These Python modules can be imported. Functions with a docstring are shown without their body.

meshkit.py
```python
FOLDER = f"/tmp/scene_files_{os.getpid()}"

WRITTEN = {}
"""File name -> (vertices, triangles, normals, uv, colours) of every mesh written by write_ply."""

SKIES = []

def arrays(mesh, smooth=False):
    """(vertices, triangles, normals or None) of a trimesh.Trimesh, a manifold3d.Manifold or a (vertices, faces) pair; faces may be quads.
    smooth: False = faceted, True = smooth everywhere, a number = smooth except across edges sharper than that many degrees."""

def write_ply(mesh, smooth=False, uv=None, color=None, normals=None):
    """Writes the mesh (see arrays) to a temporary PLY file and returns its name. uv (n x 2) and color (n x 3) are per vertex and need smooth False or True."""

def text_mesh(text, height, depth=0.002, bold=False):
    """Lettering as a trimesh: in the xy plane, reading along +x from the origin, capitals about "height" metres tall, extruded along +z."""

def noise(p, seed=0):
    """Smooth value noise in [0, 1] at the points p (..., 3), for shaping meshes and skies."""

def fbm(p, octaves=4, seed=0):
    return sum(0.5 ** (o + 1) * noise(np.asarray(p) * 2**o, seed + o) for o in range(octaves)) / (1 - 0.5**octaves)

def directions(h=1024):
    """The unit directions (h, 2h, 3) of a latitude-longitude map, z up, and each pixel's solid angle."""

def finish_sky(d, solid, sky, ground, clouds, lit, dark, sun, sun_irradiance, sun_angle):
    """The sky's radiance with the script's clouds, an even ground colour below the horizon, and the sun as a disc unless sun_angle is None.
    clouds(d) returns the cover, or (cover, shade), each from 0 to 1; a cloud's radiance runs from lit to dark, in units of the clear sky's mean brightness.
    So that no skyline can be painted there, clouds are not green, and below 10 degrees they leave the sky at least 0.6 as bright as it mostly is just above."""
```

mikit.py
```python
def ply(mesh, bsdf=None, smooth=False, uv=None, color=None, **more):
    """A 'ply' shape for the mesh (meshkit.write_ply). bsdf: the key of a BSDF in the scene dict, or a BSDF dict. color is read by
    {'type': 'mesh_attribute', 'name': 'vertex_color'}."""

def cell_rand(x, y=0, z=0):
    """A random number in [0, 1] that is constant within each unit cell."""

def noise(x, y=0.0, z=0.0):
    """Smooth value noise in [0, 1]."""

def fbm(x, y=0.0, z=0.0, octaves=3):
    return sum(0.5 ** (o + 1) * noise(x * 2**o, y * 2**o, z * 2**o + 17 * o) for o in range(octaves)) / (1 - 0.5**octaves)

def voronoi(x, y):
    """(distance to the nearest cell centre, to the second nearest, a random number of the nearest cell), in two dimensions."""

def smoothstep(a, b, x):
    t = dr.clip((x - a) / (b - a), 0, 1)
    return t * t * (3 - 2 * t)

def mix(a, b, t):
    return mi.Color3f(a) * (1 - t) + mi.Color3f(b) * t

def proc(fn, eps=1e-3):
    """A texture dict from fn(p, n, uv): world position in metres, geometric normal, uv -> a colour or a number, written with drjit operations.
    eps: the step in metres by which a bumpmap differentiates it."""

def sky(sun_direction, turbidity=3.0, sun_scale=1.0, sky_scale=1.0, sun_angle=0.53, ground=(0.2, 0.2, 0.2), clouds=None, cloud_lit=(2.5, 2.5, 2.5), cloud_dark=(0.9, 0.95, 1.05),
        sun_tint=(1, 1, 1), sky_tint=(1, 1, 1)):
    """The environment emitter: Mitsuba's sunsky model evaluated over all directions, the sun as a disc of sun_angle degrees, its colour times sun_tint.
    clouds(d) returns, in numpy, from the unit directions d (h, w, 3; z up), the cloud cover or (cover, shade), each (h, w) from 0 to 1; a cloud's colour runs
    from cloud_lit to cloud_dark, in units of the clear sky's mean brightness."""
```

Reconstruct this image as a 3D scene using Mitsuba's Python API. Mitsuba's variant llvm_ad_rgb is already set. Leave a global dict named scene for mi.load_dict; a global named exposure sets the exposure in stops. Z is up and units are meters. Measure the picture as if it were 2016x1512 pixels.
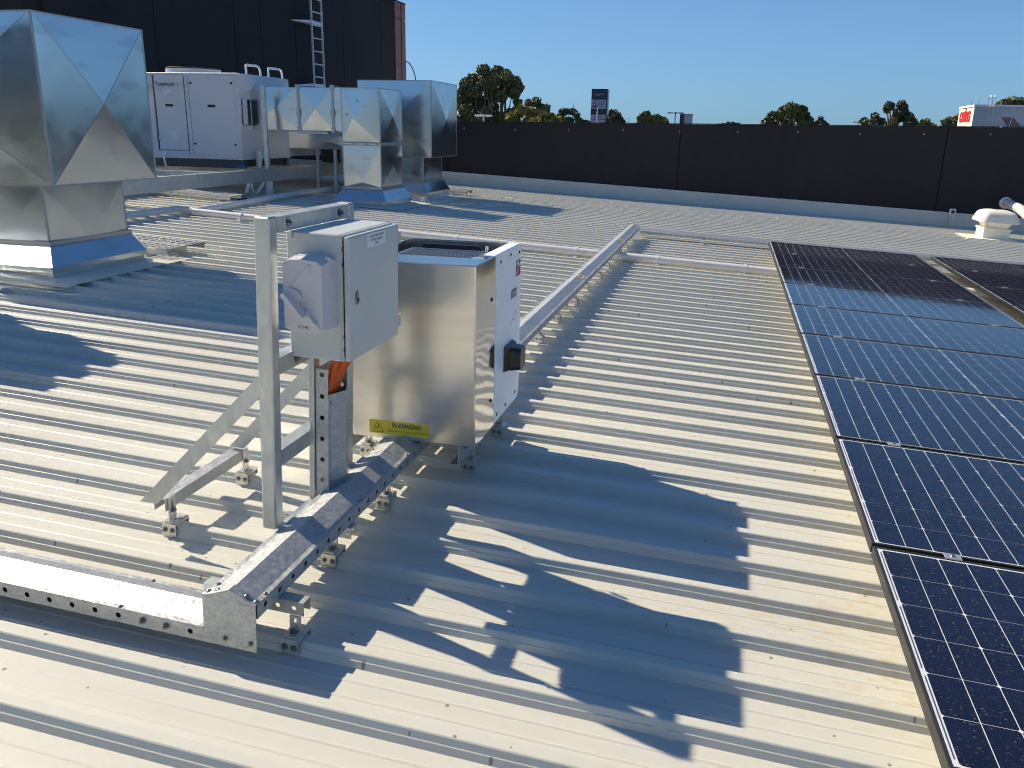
import math, random
import numpy as np, trimesh, drjit as dr, mitsuba as mi, mikit, meshkit
from shapely.geometry import Polygon, Point, box as sbox
from mikit import noise, fbm, voronoi, smoothstep, mix, cell_rand

scene, labels = {}, {}
random.seed(7)
rng = np.random.default_rng(7)
T = mi.ScalarTransform4f

# ------------------------------------------------------------------ camera, sky, exposure
PITCH = 0.0446135                         # the roof falls 2.6 degrees towards +x
U = np.array([math.cos(PITCH), 0, -math.sin(PITCH)])
V = np.array([0, 1.0, 0])
N = np.array([math.sin(PITCH), 0, math.cos(PITCH)])
CAM = 1.47 * N
FW = np.array([-0.22949551, 0.9286696, -0.29138392])
UP = np.array([-0.09020801, 0.27779123, 0.95639665])
scene['camera'] = {'type': 'perspective', 'fov': 63.21893, 'fov_axis': 'x', 'near_clip': 0.05, 'far_clip': 6000.0,
                   'to_world': T().look_at(origin=CAM.tolist(), target=(CAM + FW).tolist(), up=UP.tolist())}
SUN = -1.19 * U + 0.385 * V + 1.0 * N
scene['sky'] = mikit.sky(SUN.tolist(), turbidity=2.0, sun_scale=1.0, sky_scale=0.58, sun_tint=(0.94, 1.0, 1.06), sky_tint=(0.78, 1.02, 1.25), ground=(0.2, 0.2, 0.19))
exposure = 2.2

# ------------------------------------------------------------------ frames and mesh helpers
def frame(u, v, w, tilt=0.0, scale=1.0):
    a = PITCH - tilt
    m = np.eye(4)
    m[:3, 0] = np.array([math.cos(a), 0, -math.sin(a)]) * scale
    m[:3, 1] = V * scale
    m[:3, 2] = np.array([math.sin(a), 0, math.cos(a)]) * scale
    m[:3, 3] = u * U + v * V + w * N
    return m

ROOF = frame(0, 0, 0)
WORLD = np.eye(4)

def axes(base, origin, x, y, z):
    """a frame inside another one, its axes given as vectors of that frame"""
    m = np.eye(4)
    m[:3, 0], m[:3, 1], m[:3, 2], m[:3, 3] = x, y, z, origin
    return base @ m

def join(*ms):
    ms = [m for k in ms for m in (k if isinstance(k, (list, tuple)) else [k])]
    return trimesh.util.concatenate(ms)

def bx(x0, x1, y0, y1, z0, z1):
    m = trimesh.creation.box(bounds=[[min(x0, x1), min(y0, y1), min(z0, z1)], [max(x0, x1), max(y0, y1), max(z0, z1)]])
    return m

def cbx(x0, x1, y0, y1, z0, z1, b=0.003):
    lo, hi = np.array([x0, y0, z0], float), np.array([x1, y1, z1], float)
    lo, hi = np.minimum(lo, hi), np.maximum(lo, hi)
    p = []
    for c in np.ndindex(2, 2, 2):
        c = np.array(c)
        base = np.where(c, hi, lo)
        inn = np.where(c, hi - b, lo + b)
        for k in range(3):
            q = inn.copy(); q[k] = base[k]; p.append(q)
    return trimesh.Trimesh(np.array(p)).convex_hull

def hull(pts):
    return trimesh.Trimesh(np.asarray(pts, float)).convex_hull

def prism(poly, z0, z1, axis='z'):
    """a polygon (or list of points) extruded; axis y: the polygon lies in x-z; axis x: in y-z"""
    if not isinstance(poly, Polygon): poly = Polygon(poly)
    m = trimesh.creation.extrude_polygon(poly, z1 - z0, engine='earcut')
    v = np.array(m.vertices); v[:, 2] += z0
    if axis == 'y': v = v[:, [0, 2, 1]]; f = np.array(m.faces)[:, ::-1]
    elif axis == 'x': v = v[:, [2, 0, 1]]; f = np.array(m.faces)
    else: f = np.array(m.faces)
    return trimesh.Trimesh(v, f, process=False)

def tube(pts, r, n=10, caps=True):
    p = np.asarray(pts, float); r = np.broadcast_to(np.asarray(r, float), (len(p),))
    t = np.gradient(p, axis=0); t /= np.linalg.norm(t, axis=1, keepdims=True)
    a = np.cross(t[0], [0, 0, 1.0] if abs(t[0][2]) < 0.9 else [1.0, 0, 0]); rings = []
    ang = np.arange(n) * 2 * math.pi / n
    for i in range(len(p)):
        a = a - t[i] * (a @ t[i]); a /= np.linalg.norm(a); b = np.cross(t[i], a)
        k = 1.0
        if 0 < i < len(p) - 1:
            d1 = p[i] - p[i - 1]; d1 /= np.linalg.norm(d1); k = 1 / max(0.5, d1 @ t[i])
        rings.append(p[i] + r[i] * k * (np.cos(ang)[:, None] * a + np.sin(ang)[:, None] * b))
    v = np.concatenate(rings); f = []
    for i in range(len(p) - 1):
        for j in range(n):
            q = [i * n + j, i * n + (j + 1) % n, (i + 1) * n + (j + 1) % n, (i + 1) * n + j]
            f += [[q[0], q[1], q[2]], [q[0], q[2], q[3]]]
    if caps:
        c0, c1 = len(v), len(v) + 1
        v = np.vstack([v, p[0], p[-1]]); k = (len(p) - 1) * n
        for j in range(n): f += [[c0, (j + 1) % n, j], [c1, k + j, k + (j + 1) % n]]
    return trimesh.Trimesh(v, np.array(f), process=False)

def cyl(p0, p1, r, n=12): return tube([p0, p1], r, n)

def arc(c, r, a0, a1, n, ax=0, ay=2):
    out = []
    for a in np.radians(np.linspace(a0, a1, n)):
        q = np.array(c, float); q[ax] += r * math.cos(a); q[ay] += r * math.sin(a); out.append(q)
    return out

def hexbolt(p, d, r=0.008, h=0.007):
    """hexagonal head with a washer, standing on the point p along d"""
    p, d = np.asarray(p, float), np.asarray(d, float)
    return join(cyl(p - d * 0.001, p + d * 0.002, r * 1.45, 12), cyl(p, p + d * h, r, 6), cyl(p + d * h, p + d * h * 1.6, r * 0.5, 8))

def screw(p, d, r=0.005):
    p, d = np.asarray(p, float), np.asarray(d, float)
    return join(cyl(p - d * 0.001, p + d * 0.0015, r * 1.5, 10), tube([p, p + d * 0.003, p + d * 0.0045], [r, r, r * 0.5], 8))

def tri(vs, fs): return trimesh.Trimesh(np.array(vs, float), np.array(fs), process=False)

def each(ms, *a, **k):
    for m in ms: put(m, *a, **k)

used = set()
def free(name, parent=None):
    base = (parent + '__' if parent else '') + name
    k, i = base, 0
    while k in used:
        i += 1; k = '%s_%03d' % (base, i)
    used.add(k); return k

def thing(name, label, cat, group=None, kind=None):
    k = free(name); labels[k] = {'label': label, 'category': cat}
    if group: labels[k]['group'] = group
    if kind: labels[k] = {'label': label, 'kind': kind}
    return k

def put(mesh, mat, M=WORLD, name=None, parent=None, smooth=False, label=None):
    mesh = join(mesh) if isinstance(mesh, (list, tuple)) else mesh
    m = trimesh.Trimesh(np.array(mesh.vertices), np.array(mesh.faces), process=False)
    m.vertices = m.vertices @ M[:3, :3].T + M[:3, 3]
    if np.linalg.det(M[:3, :3]) < 0: m.faces = m.faces[:, ::-1]
    k = free(name, parent)
    scene[k] = mikit.ply(m, mat, smooth=smooth)
    if label: labels[k] = {'label': label}
    return k

def whole(mesh, mat, M, name, label, cat, group=None, smooth=False):
    k = put(mesh, mat, M, name, None, smooth)
    labels[k] = {'label': label, 'category': cat}
    if group: labels[k]['group'] = group
    return k

def struct(mesh, mat, M, name, smooth=False, kind='structure', label=None):
    k = put(mesh, mat, M, name, None, smooth)
    labels[k] = {'kind': kind}
    if label: labels[k]['label'] = label
    return k

def text(s, h, bold=False, depth=0.0006, squeeze=1.0):
    m = meshkit.text_mesh(s, h, depth, bold)
    v = np.array(m.vertices); v[:, 0] -= v[:, 0].min(); v[:, 0] *= squeeze
    return trimesh.Trimesh(v, m.faces, process=False)

# ------------------------------------------------------------------ materials
def rgb(*c): return {'type': 'rgb', 'value': list(c)}
def mat(name, color, rough=0.5, metallic=0.0, bump=None, bscale=1.0, spec=0.5, two=True, **kw):
    b = {'type': 'principled', 'base_color': mikit.proc(color) if callable(color) else rgb(*color),
         'roughness': mikit.proc(rough) if callable(rough) else rough, 'metallic': metallic, 'specular': spec, **kw}
    if bump is not None:
        b = {'type': 'bumpmap', 'arbitrary': mikit.proc(bump, 2e-3), 'scale': bscale, 'bsdf': b}
    scene[name] = {'type': 'twosided', 'bsdf': b} if two else b
    return name

def roof_color(p, n, uv):
    big = fbm(p.x * 0.9, p.y * 2.3, p.z * 2, 3)
    st = fbm(p.x * 1.6, p.y * 26, 3.0, 3)                       # dirt drawn out along the ribs
    c = mix((0.510, 0.505, 0.450), (0.585, 0.580, 0.525), big * 0.6 + st * 0.4)
    grime = smoothstep(0.48, 0.75, fbm(p.x * 0.8, p.y * 1.7, 8.0, 3)) * smoothstep(0.45, 0.8, fbm(p.x * 22, p.y * 60, 2.0, 3))
    c = mix(c, (0.50, 0.43, 0.29), grime * 0.55)
    d, e, r = voronoi(p.x * 9.0, p.y * 9.0)                      # leaf crumbs and droppings
    crumb = smoothstep(0.055, 0.03, d / (0.3 + 1.2 * noise(p.x * 60, p.y * 60, 1.0))) * dr.select(r < 0.22, 1.0, 0.0)
    return mix(c, (0.16, 0.14, 0.11), crumb * 0.8)
mat('roof_paint', roof_color, 0.38, bump=lambda p, n, uv: 0.0012 * noise(p.x * 2.1, p.y * 5.0, p.z * 3) + 0.00025 * noise(p.x * 9, p.y * 14, 1.0), spec=0.45)

def spangle(p, n, uv):
    a = noise(p.x * 140, p.y * 140, p.z * 140); b = fbm(p.x * 24, p.y * 24, p.z * 24, 3); c = fbm(p.x * 3.0, p.y * 3.0, p.z * 3.0, 2)
    return mix((0.33, 0.35, 0.37), (0.62, 0.64, 0.66), dr.clip(0.55 * a + 0.45 * b + 0.35 * c - 0.2, 0, 1))
def spangle_rough(p, n, uv): return 0.36 + 0.26 * noise(p.x * 90, p.y * 90, p.z * 90)
mat('galv_tray', spangle, spangle_rough, 0.72, bump=lambda p, n, uv: 0.0010 * noise(p.x * 30, p.y * 30, p.z * 30) + 0.0011 * noise(p.x * 95, p.y * 95, p.z * 95))
def dipped(p, n, uv):
    c = fbm(p.x * 14, p.y * 14, p.z * 9, 4); d = noise(p.x * 70, p.y * 70, p.z * 22)
    return mix((0.40, 0.43, 0.43), (0.67, 0.70, 0.69), dr.clip(0.75 * c + 0.35 * d - 0.05, 0, 1))
mat('galv_dipped', dipped, lambda p, n, uv: 0.36 + 0.2 * fbm(p.x * 11, p.y * 11, p.z * 11, 2), 0.85, bump=lambda p, n, uv: 0.0008 * fbm(p.x * 18, p.y * 18, p.z * 12, 2))
def sheet(p, n, uv):
    a = fbm(p.x * 1.6, p.y * 1.6, p.z * 1.6, 3); b = noise(p.x * 45, p.y * 45, p.z * 45)
    s = smoothstep(0.62, 0.8, fbm(p.x * 4, p.y * 4, p.z * 9, 2))
    return mix(mix((0.52, 0.56, 0.58), (0.68, 0.72, 0.74), dr.clip(a * 0.9 + b * 0.15, 0, 1)), (0.44, 0.47, 0.50), s * 0.5)
mat('galv_sheet', sheet, lambda p, n, uv: 0.15 + 0.12 * fbm(p.x * 7, p.y * 7, p.z * 7, 2), 1.0,
    bump=lambda p, n, uv: 0.007 * noise(p.x * 1.8, p.y * 1.8, p.z * 1.8) + 0.0010 * noise(p.x * 7, p.y * 7, p.z * 7))
mat('galv_edge', (0.42, 0.44, 0.46), 0.45, 0.9)
mat('aluminium', lambda p, n, uv: mix((0.66, 0.64, 0.60), (0.78, 0.76, 0.71), fbm(p.x * 6, p.y * 6, p.z * 30, 3)), lambda p, n, uv: 0.17 + 0.12 * fbm(p.x * 5, p.y * 5, p.z * 5, 3), 1.0,
    bump=lambda p, n, uv: 0.006 * noise(p.x * 2.3, p.y * 2.3, p.z * 2.3) + 0.0009 * noise(p.x * 9, p.y * 9, p.z * 6))
mat('aluminium_strip', (0.72, 0.71, 0.68), 0.10, 1.0, bump=lambda p, n, uv: 0.0022 * noise(p.x * 7, p.y * 7, p.z * 11))
mat('stainless', lambda p, n, uv: mix((0.55, 0.54, 0.50), (0.72, 0.71, 0.67), noise(p.x * 60, p.y * 60, p.z * 60)), 0.38, 0.75)
mat('bolt_steel', (0.30, 0.30, 0.30), 0.35, 1.0)
mat('hole_dark', (0.012, 0.012, 0.014), 0.7)
mat('inverter_white', lambda p, n, uv: mix((0.74, 0.76, 0.80), (0.79, 0.81, 0.85), fbm(p.x * 3, p.y * 3, p.z * 3, 2)), 0.32)
mat('enclosure_grey', lambda p, n, uv: mix((0.46, 0.49, 0.49), (0.49, 0.52, 0.52), fbm(p.x * 5, p.y * 5, p.z * 5, 3)), 0.36, bump=lambda p, n, uv: 0.00006 * noise(p.x * 300, p.y * 300, p.z * 300))
mat('isolator_plastic', (0.53, 0.52, 0.54), 0.42)
mat('isolator_shade', (0.42, 0.42, 0.46), 0.45)
mat('black_plastic', (0.012, 0.012, 0.015), 0.35)
mat('grille_blue', (0.10, 0.12, 0.15), 0.35, 0.4)
mat('rubber', (0.02, 0.02, 0.02), 0.7)
mat('orange_sheath', (0.60, 0.095, 0.012), 0.4)
mat('earth_wire', (0.45, 0.42, 0.04), 0.4)
mat('sticker_yellow', (0.62, 0.50, 0.035), 0.4)
mat('sticker_amber', (0.70, 0.52, 0.12), 0.45)
mat('sticker_white', (0.66, 0.68, 0.72), 0.45)
mat('ink_black', (0.015, 0.014, 0.014), 0.5)
mat('ink_blue', (0.13, 0.16, 0.24), 0.5)
mat('ink_red', (0.55, 0.06, 0.05), 0.5)
mat('ink_white', (0.78, 0.78, 0.80), 0.5)
mat('screen_dark', (0.06, 0.075, 0.07), 0.2)
mat('panel_frame', lambda p, n, uv: mix((0.030, 0.029, 0.027), (0.055, 0.052, 0.046), fbm(p.x * 9, p.y * 9, p.z * 9, 2)), 0.42, 0.35)
def dust(p):
    d, e, r = voronoi(p.x * 42, p.y * 42)
    a = smoothstep(0.16, 0.08, d / (0.4 + noise(p.x * 300, p.y * 300, 1.0))) * dr.select(r < 0.30, 1.0, 0.0)
    return a * smoothstep(0.30, 0.65, noise(p.x * 7, p.y * 7, 4.0)) + 0.5 * smoothstep(0.80, 0.9, noise(p.x * 210, p.y * 260, 2.0))
mat('solar_cell', lambda p, n, uv: mix(mix((0.0035, 0.0045, 0.017), (0.006, 0.008, 0.026), noise(p.x * 2.0, p.y * 9.0, 6.0)), (0.15, 0.125, 0.085), dust(p) * 0.55 + 0.012),
    lambda p, n, uv: 0.045 + 0.3 * dust(p), spec=0.55, bump=lambda p, n, uv: 0.0011 * noise(p.x * 1.3, p.y * 1.9, 2.0))
mat('backsheet', lambda p, n, uv: mix((0.60, 0.62, 0.66), (0.40, 0.34, 0.25), dust(p) * 0.5), 0.08, spec=0.55)
mat('ribbon', (0.16, 0.17, 0.24), 0.25, 0.6)
mat('pvc_white', lambda p, n, uv: mix((0.62, 0.60, 0.58), (0.70, 0.68, 0.66), fbm(p.x * 3, p.y * 3, p.z * 3, 2)), 0.35)
mat('cowl_white', lambda p, n, uv: mix((0.70, 0.67, 0.58), (0.78, 0.75, 0.66), fbm(p.x * 4, p.y * 4, p.z * 4, 3)), 0.38)
def wall_color(p, n, uv):
    a = fbm(p.x * 0.6 + p.y * 0.6, p.z * 0.5, 2.0, 4); b = fbm(p.x * 7 + p.y * 7, p.z * 2.0, 5.0, 3)
    return mix((0.014, 0.0145, 0.020), (0.030, 0.0285, 0.033), dr.clip(a * 0.75 + b * 0.3, 0, 1))
mat('dark_wall', wall_color, 0.75, bump=lambda p, n, uv: 0.002 * fbm(p.x * 20 + p.y * 20, p.z * 20, 0.0, 2), spec=0.25)
mat('joint_dark', (0.006, 0.006, 0.009), 0.8)
mat('brown_cladding', lambda p, n, uv: mix((0.235, 0.115, 0.095), (0.29, 0.145, 0.12), fbm(p.y * 2, p.z * 9, 1.0, 3)), 0.6)
mat('ferrule', (0.45, 0.45, 0.46), 0.6)
mat('unit_paint', lambda p, n, uv: mix((0.50, 0.51, 0.55), (0.56, 0.57, 0.60), fbm(p.x * 1.2, p.y * 1.2, p.z * 2.0, 3)), 0.4)
mat('unit_dark', (0.05, 0.055, 0.06), 0.6)
mat('unit_black', (0.010, 0.010, 0.013), 0.6)
mat('blue_pad', (0.03, 0.10, 0.22), 0.5)
mat('cream_render', lambda p, n, uv: mix((0.74, 0.71, 0.58), (0.80, 0.77, 0.65), fbm(p.x * .5, p.y * .5, p.z * .5, 3)), 0.7)
mat('store_grey', lambda p, n, uv: mix((0.47, 0.48, 0.50), (0.56, 0.56, 0.57), fbm(p.x * .4, p.y * .4, p.z * .9, 3)), 0.7)
mat('store_red', (0.62, 0.02, 0.02), 0.5)
mat('sign_navy', (0.035, 0.04, 0.075), 0.4)
mat('sign_pale', (0.50, 0.49, 0.58), 0.4)
mat('sign_text_dim', (0.30, 0.28, 0.34), 0.5)
mat('pole_grey', (0.16, 0.17, 0.19), 0.5)
mat('pole_white', (0.75, 0.75, 0.76), 0.5)
def leaf(a, b):
    return lambda p, n, uv: mix(a, b, dr.clip(0.75 * noise(p.x * 1.1, p.y * 1.1, p.z * 1.1) + 0.5 * noise(p.x * 4.1, p.y * 4.1, p.z * 4.1) - 0.1, 0, 1))
mat('leaf_olive', leaf((0.060, 0.064, 0.026), (0.235, 0.225, 0.105)), 0.55)
mat('leaf_green', leaf((0.045, 0.058, 0.020), (0.190, 0.205, 0.070)), 0.55)
mat('leaf_gold', leaf((0.13, 0.13, 0.025), (0.36, 0.32, 0.07)), 0.6)
mat('leaf_dark', leaf((0.035, 0.042, 0.026), (0.145, 0.150, 0.080)), 0.55)
mat('bark', lambda p, n, uv: mix((0.13, 0.105, 0.08), (0.30, 0.26, 0.21), noise(p.x * 3, p.y * 3, p.z * 1.2)), 0.8)
mat('ground_mix', lambda p, n, uv: mix(mix((0.05, 0.05, 0.05), (0.16, 0.145, 0.10), smoothstep(0.4, 0.65, fbm(p.x * 0.01, p.y * 0.01, 1.0, 3))), (0.06, 0.07, 0.03), smoothstep(0.5, 0.7, fbm(p.x * 0.02, p.y * 0.02, 7.0, 3))), 0.9)

# ------------------------------------------------------------------ the setting: ground, metal roof, walls
RIB0, RIBP, RIBH = 2.278, 0.233, 0.039
def rib(k): return RIB0 + RIBP * k
struct(trimesh.Trimesh([[-3000, -3000, -8], [3000, -3000, -8], [3000, 3000, -8], [-3000, 3000, -8]], [[0, 1, 2], [0, 2, 3]], process=False), 'ground_mix', WORLD, 'ground')

labels['roof'] = {'kind': 'structure', 'label': 'off white ribbed metal deck roof falling gently to the right'}
used.add('roof')
PROFILE = [(0, 0), (0.0066, 0.0180), (0.0079, 0.0193), (0.0094, 0.0200), (0.0160, 0.0362), (0.0195, 0.039), (0.0505, 0.039), (0.0540, 0.0362), (0.0606, 0.0200), (0.0621, 0.0193),
           (0.0634, 0.0180), (0.070, 0), (0.111, 0), (0.1150, 0.0018), (0.1210, 0.0018), (0.125, 0), (0.174, 0), (0.1780, 0.0018), (0.1840, 0.0018), (0.188, 0)]
UL, UR, VEND = -15.0, 26.0, 18.12
def sheet_mesh(k0, n):
    pts = [(rib(k) + a, b) for k in range(k0, k0 + n) for a, b in PROFILE] + [(rib(k0 + n), 0.0)]
    pts = [q for q in pts if q[0] < VEND] + ([(VEND, 0.0)] if pts[-1][0] >= VEND else [])
    us = [UL, -9, -5, -3, -1, 1, 3, 6, 12, UR]
    v, f, m = [], [], len(pts)
    for a in us: v += [(a, b, c) for b, c in pts]
    for i in range(len(us) - 1):
        for j in range(m - 1):
            q = [i * m + j, (i + 1) * m + j, (i + 1) * m + j + 1, i * m + j + 1]
            f += [[q[0], q[1], q[2]], [q[0], q[2], q[3]]]
    return tri(v, f)
k = -42
while rib(k) < VEND:
    put(sheet_mesh(k, 3), 'roof_paint', ROOF, 'sheet', 'roof'); k += 3

# the parapet wall behind, precast panels 5 m long with a white apron flashing along its foot
wall = thing('parapet_wall', 'long dark charcoal parapet wall of precast panels across the far end of the roof', 'wall')
def wtop(x): return 1.672 + 0.008 * x
seams = [-15.2, -11.03, -6.0, -0.967, 4.066, 9.1, 14.13, 19.16, 26]
for a, b in zip(seams[:-1], seams[1:]):
    p = [(a + 0.011, -9), (b - 0.011, -9), (b - 0.011, wtop(b)), (a + 0.011, wtop(a))]
    put(prism(p, 18.20, 18.38, 'y'), 'dark_wall', WORLD, 'panel', wall)
put(prism([(-15.2, -9), (26, -9), (26, wtop(26) - 0.03), (-15.2, wtop(-15.2) - 0.03)], 18.225, 18.36, 'y'), 'joint_dark', WORLD, 'sealant', wall)
put(prism([(-15.25, wtop(-15.25) + 0.004), (26.05, wtop(26) + 0.004), (26.05, wtop(26) + 0.016), (-15.25, wtop(-15.25) + 0.016)], 18.185, 18.395, 'y'), 'dark_wall', WORLD, 'coping', wall)
for i in range(-5, 11):
    x = -0.99 + i * 1.16
    put(cyl((x, 18.202, wtop(x) - 0.15 + 0.01 * (i % 3)), (x, 18.190, wtop(x) - 0.15 + 0.01 * (i % 3)), 0.013, 8), 'ferrule', WORLD, 'ferrule', wall)

apr = thing('apron_flashing', 'pale folded metal apron flashing along the foot of the dark parapet wall', 'flashing')
cuts = [-15.0, -11.6, -8.4, -5.35, -4.23, -1.9, 1.43, 4.75, 7.9, 11, 14, 17, 20, 23, 26]
for a, b in zip(cuts[:-1], cuts[1:]):
    sec = [(17.93, 0.046), (17.93, 0.040), (18.10, 0.052), (18.155, 0.30), (18.185, 0.302), (18.185, 0.296), (18.165, 0.292), (18.112, 0.046)]
    m = prism([(q[0], q[1]) for q in sec], a + 0.002, b - 0.002, 'x')
    put(m, 'roof_paint', ROOF, 'length', apr)
    put(prism([(q[0] - 0.003, q[1] + 0.004) for q in sec], b - 0.03, b + 0.03, 'x'), 'roof_paint', ROOF, 'joint_cover', apr)

# the tall dark building on the left
big = thing('dark_building', 'tall dark navy building of precast wall panels rising behind the air conditioning unit', 'building')
BX = -14.0
bt = 6.37
edges = [15.78, 19.37, 22.96, 24.4, 26.55, 30.15, 33.74, 35.08]
put(bx(-44, BX - 0.03, 15.6, 35.05, -8, bt - 0.05), 'joint_dark', WORLD, 'core', big)
for a, b in zip(edges[:-1], edges[1:]):
    put(bx(BX - 0.18, BX, a + 0.014, b - 0.014, -8, bt), 'dark_wall', WORLD, 'panel', big)
put(bx(BX - 0.35, BX + 0.05, 15.6, 35.16, bt + 0.004, bt + 0.07), 'dark_wall', WORLD, 'coping', big)
put(bx(-40, BX - 0.36, 15.6, 15.75, -8, bt + 0.03), 'dark_wall', WORLD, 'end_wall', big)
put(bx(-44, BX + 0.02, 35.20, 36.38, -8, 5.86), 'brown_cladding', WORLD, 'cladding', big, label='brown cladding strip at the end of the dark building')
put(bx(-44, BX + 0.02, 35.20, 36.38, 5.885, 6.50), 'brown_cladding', WORLD, 'cladding', big)
put(bx(BX + 0.021, BX + 0.04, 35.86, 35.88, -8, 6.50), 'joint_dark', WORLD, 'groove', big)
put(bx(-44, BX + 0.03, 35.18, 36.42, 6.504, 6.56), 'dark_wall', WORLD, 'cap', big)
# roof of the part between the parapet and the tall wall
struct(bx(-44, -5, 18.40, 60, -8, -0.6), 'roof_paint', WORLD, 'low_roof')

lad = thing('wall_ladder', 'pale vertical access ladder fixed to the tall dark building', 'ladder')
LX = BX + 0.28
for y in (27.18, 27.92):
    put(bx(LX - 0.03, LX + 0.03, y - 0.018, y + 0.018, 1.2, 7.3), 'pole_white', WORLD, 'stile', lad)
for i in range(15):
    put(cyl((LX, 27.2, 1.45 + i * 0.405), (LX, 27.9, 1.45 + i * 0.405), 0.02, 8), 'pole_white', WORLD, 'rung', lad)
for z in (2.75, 4.72):
    put(hull([(BX + 0.002, 26.35, z), (BX + 0.002, 26.35, z + 0.02), (LX, 27.16, z), (LX, 27.16, z + 0.10), (LX, 27.94, z), (LX, 27.94, z + 0.10), (BX + 0.002, 28.0, z), (BX + 0.002, 28.0, z + 0.03)]), 'pole_white', WORLD, 'bracket', lad)

# ------------------------------------------------------------------ rib clamps and cable trays
def clamp_mesh(foot=0.0, side=1):
    """a clamp gripping a rib; origin on the pan at the near foot of the rib, x along the rib"""
    near = [cbx(-0.027, 0.027, -0.006, -0.002, 0.002, 0.050, 0.001), hull([(-0.027, -0.003, 0.020), (0.027, -0.003, 0.020), (-0.027, 0.008, 0.028), (0.027, 0.008, 0.028), (-0.027, -0.003, 0.030), (0.027, -0.003, 0.030)])]
    top = [cbx(-0.027, 0.027, -0.006, 0.074, 0.043, 0.052, 0.001), cbx(-0.020, 0.020, -0.002, 0.045, 0.0525, 0.058, 0.001)]
    far = [cbx(-0.027, 0.027, 0.070, 0.0745, 0.004, 0.050, 0.001)]
    return join(near, top, far)
def clamp_bolts():
    return [join(hexbolt((x, -0.006, 0.027), (0, -1, 0), 0.007, 0.007), cyl((x, 0.0, 0.027), (x, 0.088, 0.027), 0.004, 8)) for x in (-0.014, 0.014)] + [hexbolt((0.0, 0.022, 0.058), (0, 0, 1), 0.008, 0.008)]
CL, CB = clamp_mesh(), clamp_bolts()
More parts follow.
